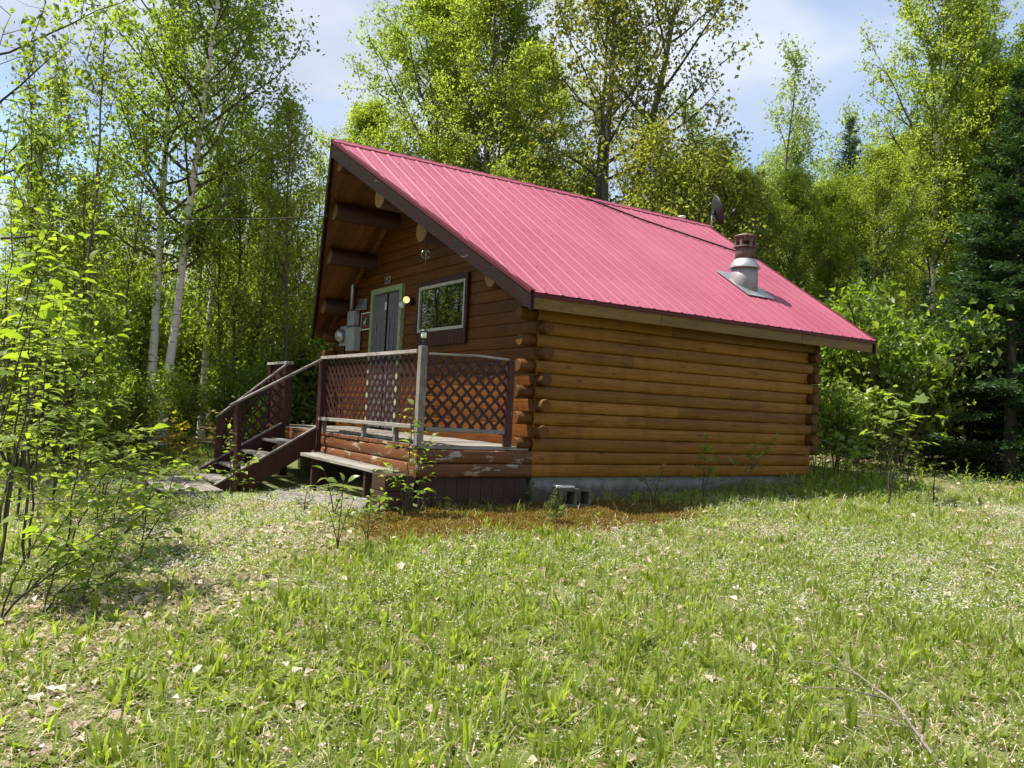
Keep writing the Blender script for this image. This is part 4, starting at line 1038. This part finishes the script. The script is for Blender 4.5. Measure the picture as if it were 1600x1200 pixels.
def sapling(name, label, cat, base, stems, lsize, mat_, kind='ovate', per=.055, seed=0, group=None, start=.3, r0=.010, side_len=.30, nside=5, stem_mat='twig', maxleaf=300):
    """stems: list of polylines relative to base; leaves sit alternately on stem tips and side shoots"""
    g = np.random.default_rng(900+seed); root = empty(name, label, cat, tuple(base), 0, group); paths = []; spots_ = []
    for st in stems:
        st = np.array(st, float); n = 14; seg = np.r_[0, np.cumsum(np.linalg.norm(np.diff(st, axis=0), axis=1))]; tot = seg[-1]
        u = np.linspace(0, tot, n); pts = np.column_stack([np.interp(u, seg, st[:, k]) for k in range(3)]); pts[1:-1] += g.normal(0, .008*tot, (n-2, 3))*.6
        rr = np.linspace(r0*(.6+.4*tot), .0022, n); paths.append((pts, rr, 6, 0))
        shoots = [(pts[int(n*max(start, .62)):], 1.)]
        for j in range(nside):
            q = start+(.93-start)*(j+g.uniform(0, .8))/nside; p = np.array([np.interp(q*tot, u, pts[:, k]) for k in range(3)])
            az = j*2.4+g.uniform(-.5, .5); el = g.uniform(.05, .6); ln = side_len*(1.25-.75*q)*g.uniform(.7, 1.2)
            d = np.array([math.cos(az)*math.cos(el), math.sin(az)*math.cos(el), math.sin(el)])
            sp4 = np.array([p+d*ln*k/4+np.array([0, 0, -.05*ln*(k/4)**2]) for k in range(5)]); paths.append((sp4, np.linspace(.0035, .0015, 5), 4, 0)); shoots.append((sp4, .9))
        for pts_, s_ in shoots:
            sg = np.r_[0, np.cumsum(np.linalg.norm(np.diff(pts_, axis=0), axis=1))]; nlf = max(2, int(sg[-1]/per)); d0 = unit(pts_[-1]-pts_[0])
            for k in range(nlf+1):
                p = np.array([np.interp(sg[-1]*(.12+.88*k/nlf), sg, pts_[:, a]) for a in range(3)])
                sidev = np.cross(d0, (0, 0, 1.)); sidev = unit(sidev+1e-4) if np.linalg.norm(sidev) > .3 else unit(np.array([math.cos(k*2.4), math.sin(k*2.4), 0]))
                T = d0*(.55 if k < nlf else 1.4)+sidev*(1 if k % 2 else -1)*(k < nlf)+g.normal(0, .25, 3); T[2] = T[2]*.4-g.uniform(.0, .35)
                spots_.append((p, T, s_))
    tv, tf, tm_ = tubes(paths)
    link(bpy.data.objects.new('stem', npmesh('stem', tv, [tf], M[stem_mat], None, True)), root)
    g.shuffle(spots_)
    for k, (p, T, s_) in enumerate(spots_[:maxleaf]):
        o = bpy.data.objects.new('leaf', leaf_mesh(mat_, kind, int(g.integers(0, 3)))); link(o, root)
        x = unit(np.array(T)); z = unit(np.array([0, 0, 1.])+g.normal(0, .28, 3)); y = unit(np.cross(z, x)); z = np.cross(x, y)
        mt = Matrix(((x[0], y[0], z[0]), (x[1], y[1], z[1]), (x[2], y[2], z[2]))).to_4x4()
        s = lsize*s_*g.uniform(.42, 1.3); o.matrix_local = Matrix.Translation(p) @ mt @ Matrix.Scale(s, 4)
    return root
def G3(x, y): return (x, y, float(gz(x, y))-.01)
def stem(h, dx=0., dy=0., n=4, bow=.15):
    """a stem leaning dx to the picture's right and dy away"""
    v = RH*dx+FH*dy
    return [tuple(v*(t_**(1+bow*3))+np.array([0, 0, h*t_])) for t_ in np.linspace(0, 1, n+1)]
sapling('sapling', 'bright leafy sapling growing up past the corner post of the porch', 'sapling', G3(-1.72, -.34), [stem(1.12, .02), stem(.80, .22), stem(.5, -.15)], .105, M['leaf_broad'], per=.045, seed=1, start=.22, nside=7, side_len=.26)
sapling('sapling', 'young plant with few broad oval leaves in front of the plank bench', 'sapling', G3(-2.35, -.05), [stem(.46, -.12), stem(.36, .12)], .125, M['leaf_broad'], per=.07, seed=2, start=.35, nside=3, side_len=.2)
sapling('sapling', 'spindly sapling with small leaves climbing in front of the stair stringer', 'sapling', G3(-2.75, 2.3), [stem(.85, -.06), stem(.62, .30), stem(.55, .12)], .085, M['leaf_broad'], per=.05, seed=3, start=.2, nside=5, side_len=.22)
sapling('sapling', 'thin dark stemmed sapling against the middle of the log wall', 'sapling', G3(2.35, -.42), [stem(.78, .02), stem(.45, .12)], .11, M['leaf_broad'], per=.032, seed=4, start=.35, nside=5, side_len=.2)
sapling('sapling', 'slanting sapling with a leafy side branch near the rear of the log wall', 'sapling', G3(3.0, -.42), [stem(.72, .25, .1), stem(.82, .55, .2)], .11, M['leaf_broad'], per=.032, seed=5, start=.4, nside=4, side_len=.24)
sapling('sapling', 'low sapling with drooping leaves against the concrete foundation', 'sapling', G3(1.55, -.40), [stem(.45, .1), stem(.4, -.2)], .07, M['leaf_broad'], per=.032, seed=6, start=.3, nside=5, side_len=.2)
p = at(1392, 11.0)
sapling('sapling', 'two stemmed striped maple sapling on the grass past the rear wall corner', 'sapling', tuple(p), [stem(1.55, .04), stem(1.35, .38)], .16, M['leaf_broad'], 'lobed', per=.10, seed=7, start=.48, nside=7, side_len=.55, r0=.016)
p = at(1462, 11.2)
sapling('sapling', 'short bare stemmed sapling with a few leaves beside the two stemmed sapling', 'sapling', tuple(p), [stem(.62, .02)], .09, M['leaf_broad'], 'lobed', per=.12, seed=8, start=.6, nside=3, side_len=.15, r0=.014)
GT = 'thin saplings along the shaded rear corner'
for k, (px_, d_) in enumerate(((1290, 12.4), (1312, 12.2), (1325, 12.8), (1345, 12.1), (1350, 13.), (1364, 12.3), (1378, 12.9), (1420, 12.8), (1275, 12.6), (1335, 11.7))):
    p = at(px_, d_)
    sapling('thin_sapling', 'thin dark stemmed sapling in the row past the rear wall corner', 'sapling', tuple(p), [stem(random.uniform(.55, .95), random.uniform(-.08, .08)), stem(random.uniform(.4, .7), random.uniform(-.15, .2))], .10, M['leaf_broad'], 'lobed', per=.11, seed=20+k, group=GT, start=.55, nside=4, side_len=.22, r0=.011)
GLF = 'leaning saplings in the left foreground'
lf = [(20, 5.4, 2.3, .2), (-40, 5.2, 2.6, .35), (60, 6.0, 2.6, -.1), (60, 5.3, .8, .4), (120, 6.3, 1.3, .2), (185, 6.4, .8, .05), (5, 6.6, 3.0, .1), (40, 7.8, 2.6, .15), (235, 8.2, .7, .1), (270, 9.0, .6, .1), (210, 9.4, .8, 0.), (165, 7.6, .75, .1), (235, 6.6, .6, .1), (90, 4.9, .55, .2), (150, 5.1, .45, .15), (25, 4.8, .7, .3), (95, 8.6, 2.4, .1), (-20, 8.8, 3.0, .1), (170, 8.6, 1.2, .05), (110, 9.6, 1.9, 0.), (0, 9.4, 2.9, .1)]
for k, (px_, d_, h_, l_) in enumerate(lf):
    p = at(px_, d_)
    low = h_ < 1.
    lab = 'low leafy sapling sprouting at the foot of the leaning saplings' if low else 'leaning dark stemmed sapling of broad oval leaves in the left foreground'
    sapling('sapling', lab, 'sapling', tuple(p), [stem(h_, l_, random.uniform(-.2, .2)), stem(h_*.8, l_+random.uniform(.1, .45), random.uniform(-.3, .3))], (.115 if d_ < 7 else .12), M['leaf_broad'] if k % 3 else M['leaf_under'], per=.055 if low else .062, seed=40+k, group=(GLF if not low else 'low saplings in the left foreground'), start=.22, nside=5 if low else 9, side_len=.28 if low else .5, r0=.0075)
for k, (px_, d_, h_, lab) in enumerate(((540, 6.65, .55, 'lone thin sapling with sparse leaves standing in the sunny grass'), (585, 6.9, .42, 'small bushy seedling beside the lone thin sapling'), (600, 7.9, .30, 'light green seedling in the grass below the timber block'), (485, 8.5, .26, 'tiny broad leaved seedling on the bare soil before the stairs'))):
    p = at(px_, d_)
    sapling('seedling', lab, 'seedling', tuple(p), [stem(h_, .02), stem(h_*.7, .10), stem(h_*.6, -.1)], .06, M['leaf_broad'], per=.05, seed=70+k, start=.35, nside=4, side_len=.14, r0=.007)
for k, (px_, d_, h_) in enumerate(((268, 13.2, .8), (292, 12.8, .6), (345, 14.0, .9), (240, 13.4, .55))):
    p = at(px_, d_)
    sapling('maple_seedling', ('orange leaved maple seedling at the base of the twin birches', 'low orange green maple seedling behind the landing platform', 'orange leaved maple seedling behind the stair newel post', 'small orange maple seedling left of the twin birches')[k], 'seedling', tuple(p), [stem(h_, .05), stem(h_*.8, .2), stem(h_*.7, -.15)], .11, M['leaf_orange'], 'lobed', per=.075, seed=80+k, start=.25, nside=5, side_len=.3, r0=.008)
ss = make_spruce('spruce_seedling', 'tiny yellow green spruce seedling on the brown moss', None, 25, 1.5, .62, .012, M['needle_dry'], G3(-.45, -1.15), dens=1.1, z0=.06); put(ss, G3(-.45, -1.15), 0, .24)
s2 = dup(ss, G3(-.12, -.22), 1., .2, .2, 'little bushy green plant at the wall corner beside the foundation')
fbp = at(1310, 4.4)
# fallen branch
fb_ = MB(); a0 = np.array(at(1530, 3.02)); a1 = np.array(at(1310, 4.35)); a0[2] += .02; a1[2] += .10
mid = (a0+a1)/2+RH*.04+np.array([0, 0, .05])
fbo = empty('fallen_branch', 'forked bare grey branch lying in the grass', 'branch', tuple(a0-np.array([0, 0, .02])))
rel(fbo, MB().tube([a0, (a0+mid)/2+FH*.02, mid, (mid+a1)/2-FH*.02, a1], [.0075, .007, .006, .0045, .002], 7), 'main_stem', M['dead_twig'])
for q, dv, ln in ((.35, -.7*RH+.3*FH, .32), (.55, -.9*RH+.1*FH, .42), (.62, .5*RH+.8*FH, .25), (.75, -.8*RH+.5*FH, .3), (.85, .3*RH+.9*FH, .22)):
    p0 = a0+(a1-a0)*q+(RH*.03+np.array([0, 0, .04]))*(1-abs(q-.5)*1.6); dv = np.array(dv)
    rel(fbo, MB().tube([p0, p0+dv*ln*.5+np.array([0, 0, .03]), p0+dv*ln+np.array([0, 0, .02])], [.004, .003, .0015], 6), 'side_twig', M['dead_twig'])

# ------------------------------------------------------------------ grass, straw, litter, flowers, ground cover
def blocked(x, y):
    b = (x > -1.5) & (x < L+.1) & (y > .02) & (y < W+.1)
    b |= (x > -1.9) & (x < -1.4) & (y > -.1) & (y < 5.3)
    b |= (x > -3.55) & (x < -1.4) & (y > 2.2) & (y < 4.6)
    return b
def scatter(n, d0, d1, pw=1.0, margin=60):
    """ground points inside the view wedge (plus a margin), roughly even on the ground"""
    d = np.sqrt(rng.uniform(d0**2, d1**2, n)) if pw == 1 else d0+(d1-d0)*rng.uniform(0, 1, n)**pw
    s = rng.uniform(-1, 1, n)*(d*(800+margin)/FPX+.15)
    x = CAM[0]+FH[0]*d+RH[0]*s; y = CAM[1]+FH[1]*d+RH[1]*s
    k = ~blocked(x, y); return x[k], y[k], d[k]
def blades(x, y, h, w_, lean_, az, tint, curl=.5, zoff=0.):
    n = len(x); z = gz(x, y)+zoff; base = np.stack([x, y, z], 1)
    dr = np.stack([np.cos(az), np.sin(az), np.zeros(n)], 1); fa = az+rng.uniform(-1.2, 1.2, n)+np.pi/2
    b = np.stack([np.cos(fa), np.sin(fa), np.zeros(n)], 1)*(w_/2)[:, None]
    up = np.array([0, 0, 1.])
    p1 = base+dr*(lean_*h*.35)[:, None]+up*(h*.52*np.cos(lean_*.6))[:, None]
    p2 = base+dr*(lean_*h*(.75+curl*.4))[:, None]+up*(h*np.cos(np.minimum(lean_*1.05, 1.45)))[:, None]
    V_ = np.stack([base-b*.55, base+b*.55, p1+b, p1-b, p2], 1).reshape(-1, 3); i = np.arange(n)[:, None]*5
    return V_, i+np.array([[0, 1, 2, 3]]), i+np.array([[3, 2, 4]]), np.repeat(tint, 5)
def join(parts):
    Vs, Qs, Ts, ti = [], [], [], []; b = 0
    for v, q, t3, tt in parts:
        Vs.append(v); Qs.append(q+b); ti.append(tt); b += len(v)
        if t3 is not None: Ts.append(t3+b-len(v))
    return np.concatenate(Vs), [np.concatenate(Qs)]+([np.concatenate(Ts)] if Ts else []), np.concatenate(ti)
def dens(x, y):
    n = .50+.62*snoise(x, y, 1.5)+.35*snoise(x+30, y+5, 4.)
    return np.clip(n, 0.04, 1)*(1-.93*mossmask(x, y))*(1-.85*baremask(x, y))
parts_g = []
for n, d0, d1, hh, ww, per in ((3300, 2.7, 5.2, .105, .017, 6), (7400, 5.2, 9.5, .09, .017, 5), (5200, 9.5, 15, .11, .020, 6)):
    x, y, d = scatter(n, d0, d1); k = rng.uniform(0, 1, len(x)) < dens(x, y)*1.15; x, y = x[k], y[k]
    m_ = len(x); hs_ = hh*rng.uniform(.45, 1.6, m_); xx = np.repeat(x, per); yy = np.repeat(y, per); N_ = m_*per
    az = rng.uniform(0, 6.283, N_); rr = rng.uniform(0, .028, N_)
    h = np.repeat(hs_, per)*rng.uniform(.55, 1.15, N_)
    parts_g.append(blades(xx+np.cos(az)*rr, yy+np.sin(az)*rr, h, ww*np.repeat(rng.uniform(.3, 1.35, m_), per)*rng.uniform(.7, 1.2, N_), np.repeat(rng.uniform(.5, 1.6, m_), per)*rng.uniform(.08, .75, N_), az, np.clip(np.repeat(rng.normal(.5, .2, m_), per)+rng.normal(0, .12, N_), 0, 1)))
for n, d0, d1, hh, ww, per in ((1100, 2.7, 5.2, .075, .030, 6), (3200, 5.2, 9.5, .075, .032, 5)):
    x, y, d = scatter(n, d0, d1); k = rng.uniform(0, 1, len(x)) < np.clip(.35+.6*snoise(x-11, y+8, 1.2), .05, 1)*(1-mossmask(x, y)); x, y = x[k], y[k]
    m_ = len(x); xx = np.repeat(x, per); yy = np.repeat(y, per); N_ = m_*per; az = np.tile(np.arange(per)*6.283/per, m_)+rng.normal(0, .35, N_)
    parts_g.append(blades(xx, yy, np.repeat(hh*rng.uniform(.6, 1.5, m_), per)*rng.uniform(.7, 1.2, N_), ww*np.repeat(rng.uniform(.5, 1.2, m_), per)*rng.uniform(.8, 1.2, N_), rng.uniform(.5, 1.25, N_), az, np.clip(np.repeat(rng.normal(.45, .25, m_), per)+rng.normal(0, .1, N_), 0, 1)))
for n, d0, d1, hh, ww in ((52000, 2.7, 5.2, .04, .0045), (80000, 5.2, 9.5, .045, .006), (50000, 9.5, 16, .065, .010)):
    x, y, d = scatter(n, d0, d1); k = rng.uniform(0, 1, len(x)) < (.12+.88*dens(x, y))*(1-.9*mossmask(x, y)); x, y = x[k], y[k]; N_ = len(x)
    parts_g.append(blades(x, y, hh*rng.uniform(.5, 1.7, N_), ww*rng.uniform(.6, 1.4, N_), rng.uniform(.1, 1.0, N_), rng.uniform(0, 6.283, N_), rng.uniform(.15, 1, N_)))
v, f, ti = join(parts_g)
tag(link(bpy.data.objects.new('grass', npmesh('grass', v, f, M['grass'], tint=ti))), 'tufty bright green grass and broad weed leaves of the clearing', 'grass', kind='stuff')
parts_g = []
for n, d0, d1, hh, ww in ((11000, 2.7, 5.2, .10, .0036), (19000, 5.2, 9.5, .11, .005), (10000, 9.5, 15, .13, .008)):
    x, y, d = scatter(n, d0, d1); k = rng.uniform(0, 1, len(x)) < (1-.9*mossmask(x, y))*np.clip(.75-.45*snoise(x, y, 1.5), .15, 1); x, y = x[k], y[k]; N_ = len(x)
    parts_g.append(blades(x, y, hh*rng.uniform(.4, 1.6, N_), ww*rng.uniform(.6, 1.4, N_), rng.uniform(.9, 1.55, N_), rng.uniform(0, 6.283, N_), rng.uniform(0, 1, N_), zoff=.006))
v, f, ti = join(parts_g)
tag(link(bpy.data.objects.new('straw', npmesh('straw', v, f, M['straw'], tint=ti))), 'pale dead straw lying flat between the grass tufts', 'straw', kind='stuff')
def litter(n, d0, d1, size, flt):
    x, y, d = scatter(n, d0, d1); k = rng.uniform(0, 1, len(x)) < flt(x, y); x, y = x[k], y[k]; N_ = len(x)
    P = np.stack([x, y, gz(x, y)+rng.uniform(.004, .03, N_)], 1); T = rng.normal(0, 1, (N_, 3))*np.array([1, 1, .22]); Nn = rng.normal(0, .28, (N_, 3))+np.array([0, 0, 1.])
    V_, Q = leaf_quads(P, size*rng.uniform(.5, 1.3, N_), T, Nn, .7, .2); return V_, Q, None, np.repeat(rng.uniform(0, 1, N_), 4)
lt = lambda x, y: np.clip(.30+.5*np.clip(-snoise(x, y, 1.5), 0, 1)+1.0*baremask(x, y)-.5*mossmask(x, y), 0, 1)
v, f, ti = join([litter(11000, 2.7, 5.5, .03, lt), litter(20000, 5.5, 10.5, .034, lt), litter(3000, 2.7, 5.5, .066, lt), litter(5500, 5.5, 10, .07, lt), litter(6000, 10, 18, .085, lt)])
tag(link(bpy.data.objects.new('leaf_litter', npmesh('leaf_litter', v, f, M['litter'], tint=ti))), 'dry beige fallen leaves scattered over the ground', 'leaf litter', kind='stuff')
def flowers(n, d0, d1, s):
    x, y, d = scatter(n, d0, d1); q = np.clip(snoise(x+50, y+20, 1.7)*.5+.34+.4*snoise(x, y, 5), 0, 1)*(1-mossmask(x, y)); k = rng.uniform(0, 1, len(x)) < q; x, y = x[k], y[k]; N_ = len(x)
    P = np.stack([x, y, gz(x, y)+rng.uniform(.05, .11, N_)], 1); az = rng.uniform(0, 6.28, N_); out = []
    for a in (0, np.pi/2):
        T = np.stack([np.cos(az+a), np.sin(az+a), rng.normal(0, .25, N_)], 1); Nn = rng.normal(0, .3, (N_, 3))+np.array([0, 0, 1.]); ss_ = s*rng.uniform(.7, 1.2, N_)
        V_, Q = leaf_quads(P-unit(T)*ss_[:, None]/2, ss_, T, Nn, .38, .06); out.append((V_, Q, None, np.repeat(rng.uniform(0, 1, N_), 4)))
    return out
v, f, ti = join(flowers(6000, 2.7, 5.2, .011)+flowers(85000, 5.2, 10.5, .0145)+flowers(16000, 10.5, 15, .017))
tag(link(bpy.data.objects.new('wildflowers', npmesh('wildflowers', v, f, M['flower'], tint=ti))), 'tiny white wildflowers dotted through the grass', 'wildflowers', kind='stuff')
# moss tufts
n = 30000; x = rng.uniform(-2.4, 2.2, n); y = rng.uniform(-1.8, -.02, n); k = (rng.uniform(0, 1, n) < mossmask(x, y)) & ~blocked(x, y); x, y = x[k], y[k]; N_ = len(x)
v, f, ti = join([blades(x, y, rng.uniform(.012, .04, N_), rng.uniform(.006, .014, N_), rng.uniform(.1, .9, N_), rng.uniform(0, 6.28, N_), rng.uniform(0, 1, N_))])
tag(link(bpy.data.objects.new('moss', npmesh('moss', v, f, M['moss'], tint=ti))), 'orange brown moss mat on the ground along the cabin wall', 'moss', kind='stuff')
# low leafy ground cover at the wood's edge and along the wall
def cover(n, d0, d1, size, flt, zmax):
    x, y, d = scatter(n, d0, d1, margin=120); k = rng.uniform(0, 1, len(x)) < flt(x, y); x, y = x[k], y[k]; N_ = len(x)
    hh = zmax*(.45+.55*np.clip(.5+.6*snoise(x, y, 1.3), 0, 1)); P = np.stack([x, y, gz(x, y)+hh*rng.uniform(.08, 1, N_)**.8], 1)
    T = rng.normal(0, 1, (N_, 3))*np.array([1, 1, .5]); Nn = rng.normal(0, .5, (N_, 3))+np.array([0, 0, 1.])
    V_, Q = leaf_quads(P, size*rng.uniform(.5, 1.3, N_), T, Nn, .55, .15); return V_, Q, None, np.repeat(rng.uniform(0, 1, N_), 4)
right = lambda x, y: smooth(10.8, 13, depth(x, y))*smooth(3.2, 4.6, side(x, y))*np.clip(.55+.6*snoise(x, y, 1.2), .1, 1)
wall_ = lambda x, y: smooth(-1.15, -.5, y)*smooth(2.2, 4.0, x)*(x < 6.5)*.9
left_ = lambda x, y: smooth(11.5, 13.5, depth(x, y))*(side(x, y) < -2.2)*np.clip(.5+.6*snoise(x, y, 1.2), .1, 1)
fore = lambda x, y: smooth(-2.2, -3.0, side(x, y))*smooth(4.0, 5.2, depth(x, y))*np.clip(.35+.6*snoise(x, y, 2.), .05, 1)*.8
forb = lambda x, y: np.clip(.30+.5*snoise(x+7, y+3, 1.9), .05, 1)*(1-mossmask(x, y))*(1-.7*baremask(x, y))
v, f, ti = join([cover(16000, 2.7, 5.2, .024, forb, .05), cover(36000, 5.2, 10.5, .029, forb, .055)])
tag(link(bpy.data.objects.new('small_weeds', npmesh('small_weeds', v, f, M['grass'], tint=ti))), 'small round leaved weeds growing low among the grass', 'weeds', kind='stuff')
v, f, ti = join([cover(15000, 11, 22, .075, right, .34), cover(22000, 9.3, 13.5, .06, wall_, .22), cover(14000, 11.5, 24, .075, left_, .4), cover(9000, 4, 12, .055, fore, .2)])
tag(link(bpy.data.objects.new('ground_cover', npmesh('ground_cover', v, f, M['leaf_under'], tint=ti))), 'low leafy ground cover along the wall and the edge of the wood', 'ground cover', kind='stuff')
# taller lance-shaped herbs by the wall and on the right
parts_g = []
for n, d0, d1, flt, hh in ((2600, 9.3, 13.5, wall_, .22), (2600, 11, 17, right, .3)):
    x, y, d = scatter(n, d0, d1); k = rng.uniform(0, 1, len(x)) < flt(x, y)*.35; x, y = x[k], y[k]; per = 12; N_ = len(x)*per
    az = rng.uniform(0, 6.28, N_); lv = np.tile(np.arange(per)/per, len(x)); H_ = np.repeat(hh*rng.uniform(.6, 1.3, len(x)), per)
    parts_g.append(blades(np.repeat(x, per), np.repeat(y, per), .11*rng.uniform(.6, 1.2, N_), .02*rng.uniform(.6, 1.2, N_), rng.uniform(.6, 1.15, N_), az, rng.uniform(.2, 1, N_), zoff=H_*lv))
v, f, ti = join(parts_g)
tag(link(bpy.data.objects.new('lance_herbs', npmesh('lance_herbs', v, f, M['leaf_broad'], tint=ti))), 'upright lance leaved herbs along the shaded wall foot', 'herbs', kind='stuff')
